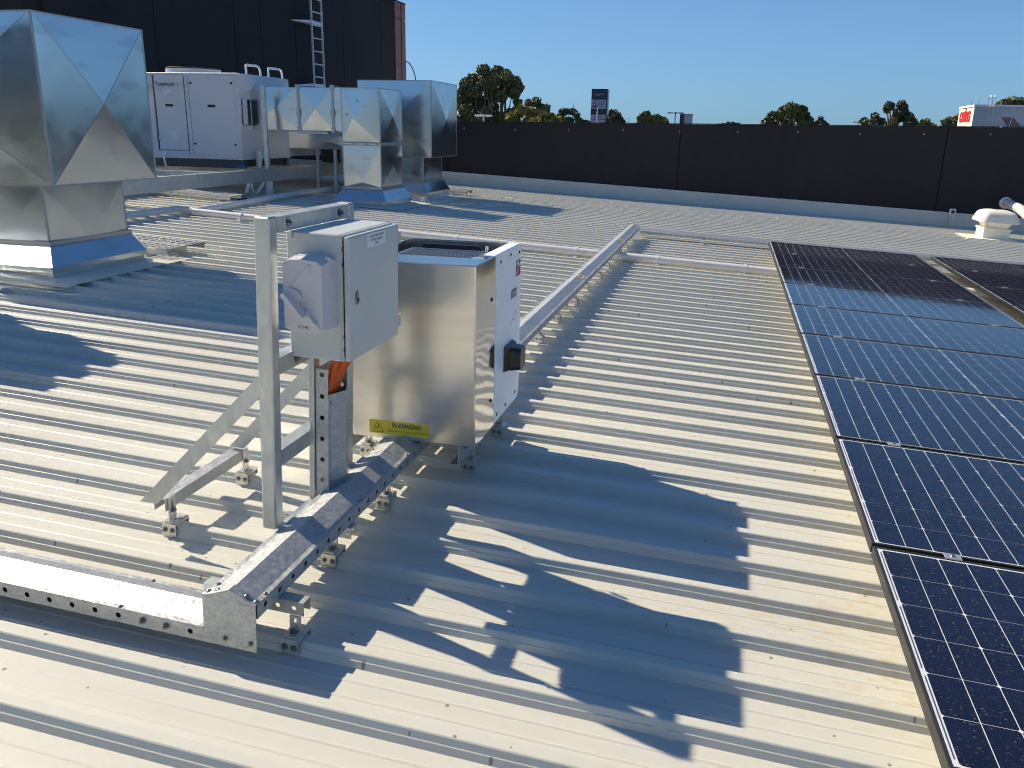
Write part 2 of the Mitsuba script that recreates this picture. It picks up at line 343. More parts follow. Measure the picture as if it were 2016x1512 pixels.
def clamp(parent, u, k, foot=None, fx=0.0):
    M = ROOF @ np.array([[1, 0, 0, u], [0, 1, 0, rib(k)], [0, 0, 1, 0], [0, 0, 0, 1.0]])
    c = put(CL, 'stainless', M, 'rib_clamp', parent)
    each(CB, 'bolt_steel', M, 'bolt', c)
    if foot:
        slot = sbox(-0.017, 0.058, 0.017, foot).difference(Point(0, 0.066).buffer(0.0055).union(sbox(-0.0045, min(0.075, foot - 0.02), 0.0045, foot - 0.008)))
        put(prism(slot, 0.030, 0.034, 'y'), 'stainless', M, 'foot', c)

def tray(key, M, length, hole0, lids, holes=True, far_holes=True, screws=True, amber=()):
    """perforated cable tray with a gabled lid: x along it, y across, z up from the underside"""
    W = 0.0765
    def side(perf):
        s = sbox(0, 0, length, 0.045)
        if perf:
            hs = [Point(hole0 + i * 0.0765, 0.023).buffer(0.0085, 3) for i in range(int((length - hole0 - 0.02) / 0.0765) + 1)]
            s = s.difference(mikit_union(hs))
        return s
    put(prism(side(holes), -W, -W + 0.002, 'y'), 'galv_tray', M, 'side', key)
    put(prism(side(far_holes), W - 0.002, W, 'y'), 'galv_tray', M, 'side', key)
    put(bx(0, length, -W + 0.002, W - 0.002, 0, 0.002), 'galv_tray', M, 'base', key)
    sec = [(-0.0795, 0.040), (-0.0795, 0.0475), (-0.064, 0.0485), (0, 0.076), (0.064, 0.0485), (0.0795, 0.0475), (0.0795, 0.040),
           (0.078, 0.040), (0.078, 0.046), (0.064, 0.047), (0, 0.0745), (-0.064, 0.047), (-0.078, 0.046), (-0.078, 0.040)]
    for i, (a, b) in enumerate(lids):
        e = 0.0015 * (i % 2)
        lid = put(prism([(y, z + e) for y, z in sec], a, b, 'x'), 'galv_tray', M, 'lid', key)
        if screws:
            for x in np.arange(a + 0.05, b - 0.02, 0.62):
                for y in (-0.0715, 0.0715):
                    put(screw((x, y, 0.0482 + e), (0, 0, 1), 0.0048), 'bolt_steel', M, 'screw', lid)
        for x in amber:
            if a < x < b:
                st = hull([(x + dx, y, 0.0760 + e - abs(y) * 0.0275 / 0.064 + h) for dx in (0, 0.115) for y in (-0.054, -0.006) for h in (0.0003, 0.0009)])
                s = put(st, 'sticker_amber', M, 'warning_sticker', lid)
                g = hull([(x + dx, y, 0.0760 + e - abs(y) * 0.0275 / 0.064 + h) for dx in (0.03, 0.085) for y in (-0.034, -0.018) for h in (0.0012, 0.0016)])
                put(g, 'ink_black', M, 'lettering', lid)
def mikit_union(ps):
    from shapely import union_all
    return union_all(ps)

TM = axes(ROOF, (-1.1385, 1.735, 0.15), (0, 1, 0), (-1, 0, 0), (0, 0, 1))
tr = thing('cable_tray', 'long galvanised cable tray with gabled lid running up the roof beneath the inverter', 'cable tray')
tray(tr, TM, 9.92, 0.042, [(0.0, 1.06), (1.06, 3.02), (3.02, 3.46), (3.46, 6.35), (6.35, 9.92)], amber=(1.31, 5.35, 8.15))
for kk in (0, 2, 7, 11, 14, 17, 20, 23, 26, 29, 33, 36, 39):
    clamp(tr, -1.135 if kk % 2 else -1.120, kk, 0.15 if kk > 0 else 0.12)
# the end box at the near corner
endM = ROOF
cap = Polygon([(-1.220, 0.052), (-1.060, 0.052), (-1.060, 0.197), (-1.076, 0.201), (-1.1385, 0.2285), (-1.201, 0.203), (-1.220, 0.1995)])
put(prism(cap, 1.722, 1.7245, 'y'), 'galv_tray', ROOF, 'end_plate', tr)
put(prism([(-1.2205, 0.1995), (-1.201, 0.2035), (-1.1385, 0.2290), (-1.076, 0.2015), (-1.0600, 0.1978), (-1.0595, 0.1993), (-1.0755, 0.2032), (-1.1385, 0.2308), (-1.2015, 0.2052), (-1.2210, 0.2012)], 1.7215, 1.752, 'y'), 'galv_tray', ROOF, 'end_fold', tr)
put(bx(-1.2205, -1.2185, 1.7245, 1.88, 0.052, 0.197), 'galv_tray', ROOF, 'end_side', tr)
put(join([screw((x, 1.739, z), (0, 0, 1), 0.006) for x, z in ((-1.210, 0.2030), (-1.180, 0.2125), (-1.095, 0.2125), (-1.068, 0.2000))]
         + [hexbolt((x, 1.722, 0.077), (0, -1, 0), 0.006, 0.006) for x in (-1.155, -1.078)]), 'bolt_steel', ROOF, 'screw', tr)
def strut(u0, u1, v, w):
    s = sbox(u0, w, u1, w + 0.041).difference(mikit_union([Point(u0 + 0.035 + i * 0.05, w + 0.02).buffer(0.0075, 3) for i in range(int((u1 - u0) / 0.05))]))
    return join(prism(s, v, v + 0.0025, 'y'), prism(s, v + 0.0385, v + 0.041, 'y'), bx(u0, u1, v, v + 0.041, w + 0.0385, w + 0.041))
for vv in (1.845, 2.30, 6.2, 9.6):
    st = put(strut(-1.30, -0.985 if vv < 2 else -1.05, vv, 0.107), 'galv_dipped', ROOF, 'strut', tr)
clamp(tr, -1.01, -2, 0.105)
clamp(tr, -1.27, -2, 0.105)

TL = axes(ROOF, (-4.6, 1.8015, 0.05), (1, 0, 0), (0, 1, 0), (0, 0, 1))
tl = thing('cable_tray', 'lower galvanised cable tray with bright sunlit lid entering at the lower left', 'cable tray')
tray(tl, TL, 3.385, 0.045, [(0, 1.2), (1.2, 3.378)])
each([hexbolt((x, 1.725, 0.072), (0, -1, 0), 0.008, 0.009) for x in (-1.416, -1.341)], 'bolt_steel', ROOF, 'bolt', tl)
for u in (-4.0, -2.4): clamp(tl, u, -2, 0.06)

TF = axes(ROOF, (-1.06, 11.80, 0.085), (1, 0, 0), (0, 1, 0), (0, 0, 1))
tf = thing('cable_tray', 'distant galvanised cable tray running along the far edge of the solar panels', 'cable tray')
tray(tf, TF, 9.5, 0.045, [(0, 2.9), (2.9, 5.8), (5.8, 9.5)], screws=False)
for u in (-0.2, 1.4, 3.0, 4.6): clamp(tf, u, 40, 0.09)

# ------------------------------------------------------------------ switchboard frame
FRM = frame(0, 0, 0.075, 0, 0.949)
sf = thing('switchboard_frame', 'galvanised steel stand of two posts with diagonal braces carrying the grey enclosure', 'stand')
def shs(u0, u1, v0, v1, w0, w1): return join(cbx(u0, u1, v0, v1, w0, w1, 0.005))
put(shs(-1.383, -1.331, 2.308, 2.360, 0.082, 1.142), 'galv_dipped', FRM, 'post', sf)
put(shs(-1.383, -1.331, 2.880, 2.932, 0.060, 1.142), 'galv_dipped', FRM, 'post', sf)
def angle_v(w0, w1, flip=1): return join(bx(-1.338, -1.3325, 2.361, 2.879, w0, w1), bx(-1.382, -1.338, 2.361, 2.879, w1 - 0.0055 if flip > 0 else w0, w1 if flip > 0 else w0 + 0.0055))
rl = put(angle_v(1.090, 1.140), 'galv_dipped', FRM, 'top_rail', sf)
for v in (2.425, 2.798):
    put(cbx(-1.3325, -1.329, v - 0.022, v + 0.022, 1.097, 1.134, 0.001), 'galv_dipped', FRM, 'washer_plate', rl)
    put(hexbolt((-1.329, v, 1.116), (1, 0, 0), 0.011, 0.010), 'bolt_steel', FRM, 'bolt', rl)
put(bx(-1.334, -1.326, 2.44, 2.80, 1.066, 1.088), 'galv_dipped', FRM, 'mounting_strip', sf)
lr = put(angle_v(0.628, 0.685), 'galv_dipped', FRM, 'lower_rail', sf)
put(hexbolt((-1.3325, 2.47, 0.655), (1, 0, 0), 0.011, 0.010), 'bolt_steel', FRM, 'bolt', lr)
put(angle_v(0.303, 0.360), 'galv_dipped', FRM, 'middle_rail', sf)
put(join(bx(-1.331, -1.276, 2.31, 2.93, 0.086, 0.0915), bx(-1.3365, -1.331, 2.361, 2.879, 0.055, 0.0915)), 'galv_dipped', FRM, 'bottom_rail', sf)
for v in (2.318, 2.885):
    a = np.array([-1.3835, 0.632]); b = np.array([-1.872, 0.092])
    leg = prism([a, (-1.3835, 0.556), (-1.805, 0.092), b], v, v + 0.0055, 'y')
    d = (b - a) / np.linalg.norm(b - a); nn = np.array([-d[1], d[0]]); nn = nn if nn[1] < 0 else -nn
    fl = prism([a, b, b + nn * 0.0055, a + nn * 0.0055], v + 0.0055, v + 0.052, 'y')
    put(join(leg, fl), 'galv_dipped', FRM, 'brace', sf)
bm = put(join(bx(-1.772, -1.725, 2.262, 2.752, 0.145, 0.150), bx(-1.729, -1.725, 2.262, 2.752, 0.104, 0.1455), bx(-1.772, -1.768, 2.262, 2.752, 0.104, 0.1455)), 'galv_tray', ROOF, 'base_beam', sf)
for kk, v in ((0, 2.278), (2, 2.744)):
    clamp(sf, -1.728, kk)
    fp = sbox(-0.019, 0.056, 0.019, 0.150).difference(sbox(-0.005, 0.108, 0.005, 0.135)).difference(Point(0, 0.085).buffer(0.006))
    M = axes(ROOF, (-1.7245, v - 0.003 if kk == 0 else v + 0.004, 0), (0, 1, 0), (-1, 0, 0), (0, 0, 1))
    put(prism(fp, -0.0045, -0.0005, 'y'), 'stainless', axes(ROOF, (-1.7245, v + (0.012 if kk == 0 else 0.018), 0), (0, 1, 0), (-1, 0, 0), (0, 0, 1)), 'foot_plate', sf)
    put(hexbolt((-1.720, v + (0.012 if kk == 0 else 0.018), 0.100), (1, 0, 0), 0.008, 0.009), 'bolt_steel', ROOF, 'bolt', sf)
for kk in (0, 2):
    clamp(sf, -1.285, kk, 0.155)

# ------------------------------------------------------------------ grey enclosure with its rotary isolator
EN = frame(-1.262, 2.325, 0.075, 0.0225, 0.949)
en = thing('enclosure', 'grey steel electrical enclosure with closed door hung on the galvanised stand', 'electrical enclosure')
put(cbx(0.002, 0.190, 0.0, 0.420, 0.667, 1.086, 0.004), 'enclosure_grey', EN, 'body', en)
put(bx(0.190, 0.207, 0.012, 0.408, 0.680, 1.073), 'rubber', EN, 'gasket', en)
put(join(bx(0.190, 0.1975, 0.0, 0.420, 1.078, 1.085), bx(0.190, 0.1975, 0.0, 0.420, 0.668, 0.675), bx(0.190, 0.1975, 0.002, 0.008, 0.675, 1.078), bx(0.190, 0.1975, 0.412, 0.418, 0.675, 1.078)), 'enclosure_grey', EN, 'rim', en)
dr_ = put(cbx(0.2045, 0.223, -0.004, 0.4205, 0.669, 1.080, 0.0035), 'enclosure_grey', EN, 'door', en)
each([bx(0.1975, 0.2045, -0.001, 0.006, z, z + 0.012) for z in (0.700, 0.745, 0.985, 1.035)], 'black_plastic', EN, 'latch_slot', dr_)
ring = [(0.223, 0.051 + 0.0135 * math.cos(a) * (1.15 if math.sin(a) < 0 else 0.72), 0.877 + 0.024 * math.sin(a)) for a in np.linspace(0, 2 * math.pi, 20)[:-1]]
lk = put(hull([q for q in ring] + [(0.2275, q[1] * 0.9 + 0.0051, q[2] * 0.92 + 0.8770 * 0.08) for q in ring]), 'bolt_steel', EN, 'lock', en)
put(cyl((0.2275, 0.053, 0.869), (0.2290, 0.053, 0.869), 0.0058, 12), 'hole_dark', EN, 'key_slot', lk)
put(join(cyl((0.221, 0.432, 1.010), (0.221, 0.432, 1.055), 0.007, 10), cyl((0.221, 0.432, 0.70), (0.221, 0.432, 0.745), 0.007, 10), bx(0.205, 0.219, 0.420, 0.4315, 1.015, 1.05)), 'enclosure_grey', EN, 'hinge', dr_)
sg = put(bx(0.2232, 0.2242, 0.138, 0.294, 1.028, 1.0745), 'sticker_white', EN, 'label_plate', en)
def face_text(s, h, M, pos, parent, matk, bold=False, squeeze=1.0, xa=(0, 1, 0), ya=(0, 0, 1), za=(1, 0, 0), name='lettering'):
    m = text(s, h, bold, 0.0004, squeeze); w = m.vertices[:, 0].max()
    m.vertices[:, 0] -= w / 2
    return put(m, matk, axes(M, pos, xa, ya, za), name, parent)
for s, z in (('SOLAR PV CONTACTOR', 1.0605), ('SUPPLIED FROM DB', 1.0475), ('G1/PV', 1.0345)):
    face_text(s, 0.0078, EN, (0.2243, 0.216, z), sg, 'ink_blue', True, 0.95)

iso = thing('isolator_switch', 'light grey plastic rotary isolator switch on the near side of the enclosure', 'switch')
bkp = [(0.036, 0.785), (0.060, 0.775), (0.11, 0.770), (0.160, 0.775), (0.178, 0.788), (0.178, 1.006), (0.160, 1.018), (0.11, 1.022), (0.060, 1.018), (0.036, 1.005)]
def loft(p0, b0, p1, b1):
    return hull([(a, b0, c) for a, c in p0] + [(a, b1, c) for a, c in p1])
sc2 = lambda P, s, c=(0.107, 0.896): [(c[0] + (a - c[0]) * s, c[1] + (z - c[1]) * s) for a, z in P]
put(loft(bkp, -0.050, bkp, -0.0005), 'isolator_plastic', EN, 'base', iso)
cv = put(join(loft(sc2(bkp, 0.995), -0.0515, bkp, -0.0505), loft(sc2(bkp, 0.94), -0.098, sc2(bkp, 0.985), -0.0515)), 'isolator_plastic', EN, 'cover', iso)
each([cyl((a, -0.0975, c), (a, -0.0995, c), 0.0042, 10) for a, c in ((0.050, 0.800), (0.163, 0.798), (0.163, 1.000), (0.050, 1.000))], 'isolator_shade', EN, 'screw_cap', cv)
# raised shoulders either side of the diagonal grip
put(loft([(0.058, 0.912), (0.128, 0.998), (0.134, 0.996), (0.134, 0.975), (0.076, 0.905)], -0.1035, [(0.056, 0.912), (0.128, 1.002), (0.137, 0.998), (0.137, 0.973), (0.078, 0.903)], -0.0975), 'isolator_plastic', EN, 'shoulder', cv)
kn = put(tube([(0.074, -0.097, 0.893), (0.074, -0.112, 0.893)], 0.030, 24), 'isolator_plastic', EN, 'knob', iso, smooth=40)
put(tube([(0.074, -0.0985, 0.893), (0.074, -0.1005, 0.893)], 0.0315, 24), 'isolator_shade', EN, 'knob_gap', kn)
def bar(p, q, w0, w1, b0, b1):
    p, q = np.array(p), np.array(q); d = (q - p) / np.linalg.norm(q - p); s = np.array([-d[1], d[0]])
    return loft([p + s * w0, p - s * w0, q - s * w1, q + s * w1], b0, [p + s * w0 * 1.3, p - s * w0 * 1.3, q - s * w1 * 1.3, q + s * w1 * 1.3], b1)
put(join(bar((0.056, 0.909), (0.122, 0.836), 0.008, 0.006, -0.143, -0.111), bar((0.116, 0.846), (0.147, 0.806), 0.010, 0.012, -0.116, -0.098)), 'isolator_plastic', EN, 'grip', kn)
put(loft([(0.130, 0.840), (0.134, 0.842), (0.166, 0.802), (0.162, 0.799)], -0.1015, [(0.130, 0.840), (0.134, 0.842), (0.166, 0.802), (0.162, 0.799)], -0.0978), 'isolator_shade', EN, 'pointer', cv)
face_text('E·T·N', 0.0095, EN, (0.106, -0.0982, 0.7935), cv, 'ink_black', True, 1.05, (1, 0, 0), (0, 0, 1), (0, -1, 0))

# riser tray and the orange cables
RM = axes(ROOF, (-1.245, 2.515, 0.19), (0, 0, 1), (0, -1, 0), (1, 0, 0))
rs = thing('riser_tray', 'short vertical perforated cable riser between the enclosure and the long tray', 'cable tray')
tray(rs, RM, 0.45, 0.047, [(0.012, 0.36)], screws=False)
put(join(cbx(-1.268, -1.2475, 2.43, 2.475, 0.14, 0.725, 0.002)), 'galv_dipped', ROOF, 'strut', rs)
each([screw((-1.198, 2.455, 0.52), (1, 0, 0)), screw((-1.198, 2.575, 0.50), (1, 0, 0))], 'bolt_steel', ROOF, 'screw', rs)
def cable(pts, r, m, lab):
    p = np.array(pts, float); t = np.linspace(0, 1, len(p)); tt = np.linspace(0, 1, 26)
    from scipy.interpolate import CubicSpline
    return whole(tube(CubicSpline(t, p)(tt), r, 12), m, ROOF, 'cable', lab, 'cable', smooth=50)
cable([(-1.190, 2.490, 0.715), (-1.196, 2.485, 0.65), (-1.214, 2.480, 0.57), (-1.222, 2.482, 0.40)], 0.0145, 'orange_sheath', 'thick orange cable nearest the camera below the enclosure')
cable([(-1.150, 2.552, 0.715), (-1.168, 2.548, 0.66), (-1.205, 2.535, 0.585), (-1.222, 2.525, 0.40)], 0.0125, 'orange_sheath', 'curved orange cable furthest from the camera below the enclosure')
cable([(-1.165, 2.515, 0.715), (-1.180, 2.512, 0.65), (-1.210, 2.506, 0.57), (-1.222, 2.505, 0.40)], 0.0125, 'orange_sheath', 'middle orange cable of the three entering the riser tray')
cable([(-1.172, 2.532, 0.715), (-1.182, 2.534, 0.67), (-1.208, 2.540, 0.58), (-1.224, 2.545, 0.42)], 0.004, 'earth_wire', 'thin green and yellow earth wire beside the orange cables')

# ------------------------------------------------------------------ inverter
IV = frame(-0.825, 2.961, 0.223, PITCH, 0.9167)
iv = thing('solar_inverter', 'large solar inverter with bare metal side and white front standing on the roof', 'inverter')
put(cbx(-0.570, 0.0, 0.0, 0.200, 0.0, 0.790, 0.004), 'aluminium', IV, 'side_shroud', iv)
put(join(cbx(-0.012, -0.0002, 0.199, 0.303, 0.0, 0.7895, 0.0015), bx(-0.05, -0.011, 0.199, 0.203, 0.0, 0.785)), 'aluminium_strip', IV, 'side_strip', iv)
put(bx(-0.0009, 0.0012, 0.0035, 0.302, 0.003, 0.787), 'aluminium_strip', IV, 'side_strip', iv)
put(join(bx(-0.570, -0.560, 0.200, 0.775, 0.0, 0.788), bx(-0.570, -0.045, 0.765, 0.775, 0.0, 0.788)), 'aluminium', IV, 'shroud', iv)
put(bx(-0.558, -0.046, 0.202, 0.763, 0.01, 0.735), 'black_plastic', IV, 'casing', iv)
def rrect(x0, x1, y0, y1, r00, r10, r11, r01, n=7):
    out = []
    for cx, cy, r, a in ((x0, y0, r00, 180), (x1, y0, r10, 270), (x1, y1, r11, 0), (x0, y1, r01, 90)):
        sx, sy = (1 if cx == x0 else -1), (1 if cy == y0 else -1)
        for t in np.radians(np.linspace(a, a + 90, n)): out.append((cx + sx * r + r * math.cos(t), cy + sy * r + r * math.sin(t)))
    return out
big_o = rrect(0.3045, 0.782, 0.003, 0.792, 0.004, 0.052, 0.022, 0.006)
sml_o = rrect(0.3085, 0.778, 0.007, 0.788, 0.004, 0.050, 0.020, 0.006)
fr = put(hull([(a, y, z) for a in (-0.055,) for y, z in big_o] + [(-0.002, y, z) for y, z in big_o] + [(0.003, y, z) for y, z in sml_o]), 'inverter_white', IV, 'front_cover', iv, smooth=30)
each([hexbolt((0.0012, 0.243, c), (1, 0, 0), 0.0065, 0.004) for c in (0.607, 0.374, 0.141)], 'ink_black', IV, 'screw', iv)
each([screw((0.003, b, c), (1, 0, 0), 0.0055) for b, c in ((0.385, 0.752), (0.565, 0.762), (0.735, 0.752), (0.352, 0.040), (0.512, 0.036), (0.700, 0.045))], 'ink_black', IV, 'screw', fr)
each([cyl((-0.02, 0.780, c), (-0.02, 0.794, c), 0.008, 10) for c in (0.65, 0.42, 0.20)], 'ink_black', IV, 'side_screw', iv)
# fan grille in the recess on top
gp = sbox(-0.515, 0.262, -0.105, 0.640)
def slots():
    out = []
    for r in range(6):
        y0 = 0.275 + r * 0.060
        for i in range(19):
            x0 = -0.497 + i * 0.0200 + (0.004 if r % 2 else 0)
            if x0 + 0.028 > -0.110: continue
            out.append(Polygon([(x0, y0), (x0 + 0.0105, y0), (x0 + 0.0205, y0 + 0.050), (x0 + 0.010, y0 + 0.050)]))
    return mikit_union(out)
put(prism(gp.difference(slots()), 0.752, 0.760), 'grille_blue', IV, 'fan_grille', iv)
put(join(hull([(-0.54, 0.24, 0.735), (-0.08, 0.24, 0.735), (-0.08, 0.66, 0.735), (-0.54, 0.66, 0.735), (-0.515, 0.262, 0.745), (-0.105, 0.262, 0.745), (-0.105, 0.64, 0.745), (-0.515, 0.64, 0.745)]),
         bx(-0.515, -0.507, 0.262, 0.64, 0.745, 0.753), bx(-0.113, -0.105, 0.262, 0.64, 0.745, 0.753)), 'black_plastic', IV, 'grille_base', iv)
put(tube([(-0.082, 0.31, 0.735), (-0.082, 0.31, 0.775)], 0.030, 20), 'stainless', IV, 'gland', iv, smooth=40)
put(join(hull([(-0.50, 0.68, 0.74), (-0.16, 0.68, 0.74), (-0.50, 0.72, 0.74), (-0.16, 0.72, 0.74), (-0.47, 0.69, 0.775), (-0.19, 0.69, 0.775), (-0.47, 0.71, 0.775), (-0.19, 0.71, 0.775)])), 'black_plastic', IV, 'handle', iv)
put(cyl((-0.13, 0.62, 0.755), (-0.13, 0.62, 0.785), 0.007, 10), 'ink_white', IV, 'pin', iv)
# badge, screen, status marks, DC switch
bd = put(bx(0.003, 0.0042, 0.672, 0.757, 0.640, 0.7165), 'ink_blue', IV, 'badge', iv)
arcp = [(0.757, 0.640), (0.672, 0.640), (0.672, 0.646)] + [(0.672 + 0.085 * t, 0.646 + 0.044 * math.sin(t * math.pi / 2) ** 1.3) for t in np.linspace(0.05, 1, 10)]
put(prism(Polygon(arcp).buffer(0), 0.0043, 0.0049, 'x'), 'store_red', IV, 'red_field', bd)
arc2 = [(0.672 + 0.085 * t, 0.648 + 0.044 * math.sin(t * math.pi / 2) ** 1.3) for t in np.linspace(0, 1, 10)]
put(prism(Polygon(arc2 + [(a, z + 0.006) for a, z in arc2[::-1]]).buffer(0), 0.0050, 0.0055, 'x'), 'ink_white', IV, 'white_arc', bd)
face_text('SMA', 0.017, IV, (0.0043, 0.703, 0.694), bd, 'ink_white', True)
put(cbx(0.002, 0.006, 0.588, 0.686, 0.545, 0.588, 0.001), 'screen_dark', IV, 'display', iv)
put(join([bx(0.0062, 0.0066, 0.598 + 0.028 * i, 0.618 + 0.028 * i, 0.556, 0.578) for i in range(3)]), 'sign_text_dim', IV, 'digits', iv)
put(join([bx(0.0030, 0.0038, b, b + s, c, c + h) for b, s, c, h in ((0.592, 0.008, 0.415, 0.014), (0.605, 0.014, 0.440, 0.005), (0.628, 0.006, 0.432, 0.014), (0.648, 0.012, 0.450, 0.004), (0.672, 0.008, 0.462, 0.012), (0.668, 0.012, 0.425, 0.004), (0.690, 0.006, 0.452, 0.012))]), 'ink_blue', IV, 'status_mark', iv)
sw_ = put(hull([(0.003, b, c) for b in (0.462, 0.628) for c in (0.214, 0.338)] + [(0.026, b, c) for b in (0.470, 0.620) for c in (0.222, 0.330)]), 'black_plastic', IV, 'rotary_switch', iv)
put(hull([(0.026, b, c) for b, c in rrect(0.485, 0.610, 0.212, 0.330, .02, .02, .02, .02, 4)] + [(0.078, b, c) for b, c in rrect(0.495, 0.600, 0.220, 0.322, .02, .02, .02, .02, 4)]), 'black_plastic', IV, 'knob', sw_)
# warning sticker on the metal side
ws = put(bx(-0.487, -0.209, -0.0012, -0.0002, 0.020, 0.083), 'sticker_yellow', IV, 'warning_sticker', iv)
STK = dict(xa=(1, 0, 0), ya=(0, 0, 1), za=(0, -1, 0))
face_text('WARNING', 0.0205, IV, (-0.311, -0.0013, 0.0540), ws, 'ink_black', True, 1.0, **STK)
face_text('HAZARDOUS D.C. VOLTAGE', 0.0098, IV, (-0.310, -0.0013, 0.0335), ws, 'ink_black', False, 1.0, **STK)
t_o, t_i = Polygon([(-0.474, 0.027), (-0.420, 0.027), (-0.447, 0.077)]), Polygon([(-0.470, 0.0292), (-0.424, 0.0292), (-0.447, 0.0722)])
blt = Polygon([(-0.444, 0.061), (-0.454, 0.047), (-0.4475, 0.047), (-0.4515, 0.034), (-0.4525, 0.037), (-0.4535, 0.0305), (-0.4485, 0.034), (-0.4500, 0.0345), (-0.4405, 0.0500), (-0.4460, 0.0500), (-0.4390, 0.061)]).buffer(0)
put(join([prism(t_o.difference(t_i), -0.0017, -0.0013, 'y')] + [prism(g, -0.0017, -0.0013, 'y') for g in getattr(blt, 'geoms', [blt])]), 'ink_black', IV, 'warning_symbol', ws)
# feet: two rails on rib clamps
for u in (-0.905, -1.385):
    put(join(bx(u - 0.004, u, 3.02, 3.70, 0.108, 0.222), bx(u - 0.038, u - 0.004, 3.02, 3.70, 0.108, 0.112)), 'galv_dipped', ROOF, 'foot_rail', iv)
    each([hexbolt((u, v, 0.165), (1, 0, 0), 0.008, 0.008) for v in (3.10, 3.62)], 'bolt_steel', ROOF, 'bolt', iv)
    for kk in (4, 6): clamp(iv, u - 0.012, kk, 0.115)

# ------------------------------------------------------------------ solar panels
PU, PV_, PW, PL, PS = 1.752, 1.038, 0.2125, 1.058, 0.035
CW_, CH_ = 0.0822, 0.1638
def panel_parts():
    o, w = PU, PV_
    fr_ = join(cbx(0, o, 0, 0.011, -PS, 0, 0.0012), cbx(0, o, w - 0.011, w, -PS, 0, 0.0012), cbx(0, 0.011, 0.0112, w - 0.0112, -PS, 0, 0.0012), cbx(o - 0.011, o, 0.0112, w - 0.0112, -PS, 0, 0.0012))
    sheet_ = bx(0.0105, o - 0.0105, 0.0105, w - 0.0105, -0.008, -0.0022)
    rib_ = []
    for x in (0.0175, o - 0.0205, o / 2 - 0.0015):
        for j in range(3): rib_.append(bx(x, x + 0.0035, 0.036 + j * 0.333, 0.036 + j * 0.333 + 0.30, -0.0019, -0.0013))
    return fr_, sheet_, rib_
c_ = 0.0055
cell_mesh = tri([(c_, 0, 0), (CW_ - 0.0, 0, 0), (CW_, CH_, 0), (c_, CH_, 0), (0, CH_ - c_, 0), (0, c_, 0)], [[0, 1, 2], [0, 2, 3], [0, 3, 4], [0, 4, 5]])
FRM_, SHT_, RBN_ = panel_parts()
M0 = ROOF.copy()
fd = mikit.ply(trimesh.Trimesh(FRM_.vertices @ M0[:3, :3].T, FRM_.faces, process=False), 'panel_frame')
sd = mikit.ply(trimesh.Trimesh(SHT_.vertices @ M0[:3, :3].T, SHT_.faces, process=False), 'backsheet')
rds = [mikit.ply(trimesh.Trimesh(q.vertices @ M0[:3, :3].T, q.faces, process=False), 'ribbon') for q in RBN_]
cd = mikit.ply(trimesh.Trimesh(cell_mesh.vertices @ M0[:3, :3].T, cell_mesh.faces, process=False), 'solar_cell')
cm = trimesh.Trimesh(cell_mesh.vertices * [-1, 1, 1] + [CW_, 0, 0], cell_mesh.faces[:, ::-1], process=False)
cd2 = mikit.ply(trimesh.Trimesh(cm.vertices @ M0[:3, :3].T, cm.faces, process=False), 'solar_cell')
def at(d, u, v, w):
    return {**d, 'to_world': T().translate((u * U + v * V + w * N).tolist())}
ROWS = ['far end', 'second', 'third', 'fourth', 'fifth', 'sixth', 'seventh', 'eighth', 'ninth']
def add_panel(u0, v0, label, group):
    p = thing('solar_module', label, 'solar panel', group)
    scene[free('frame', p)] = at(fd, u0, v0, PW)
    scene[free('backsheet', p)] = at(sd, u0, v0, PW)
    for rd in rds: scene[free('ribbon', p)] = at(rd, u0, v0, PW)
    for i in range(20):
        x = 0.0255 + i * (CW_ + 0.0028) + (0.0065 if i >= 10 else 0)
        for j in range(6):
            scene[free('cell', p)] = at(cd if i % 2 == 0 else cd2, u0 + x, v0 + 0.0195 + j * (CH_ + 0.0031), PW - 0.0012)
for i in range(9):
    add_panel(0.628, 11.154 - (i + 1) * PL + 0.02, ['black framed solar panel at the far end of the left column', 'solar panel second from the far end in the left column', 'solar panel third from the far end in the left column', 'solar panel fourth from the far end in the left column', 'solar panel in the middle of the left column, fifth from its far end',
              'solar panel sixth from the far end in the left column', 'solar panel third nearest to the camera in the left column', 'solar panel second nearest to the camera in the left column', 'nearest solar panel, dusty and cut by the lower right corner of the picture'][i], 'solar panels of the left column')
for i in range(5):
    add_panel(2.545, 11.154 - (i + 1) * PL + 0.02, ['solar panel at the far end of the right column beyond the gap', 'solar panel second from the far end in the right column', 'solar panel third from the far end in the right column', 'solar panel fourth from the far end in the right column', 'solar panel of the right column nearest to the camera at the right picture edge'][i], 'solar panels of the right column')
rk = thing('mounting_rail', 'aluminium rails under the left column of solar panels', 'rail', 'rails under the panels')
labels[rk]['label'] = 'aluminium mounting rails with silver clamps holding the left column of solar panels'
rk2 = thing('mounting_rail', 'aluminium mounting rails with silver clamps holding the right column of solar panels', 'rail', 'rails under the panels')
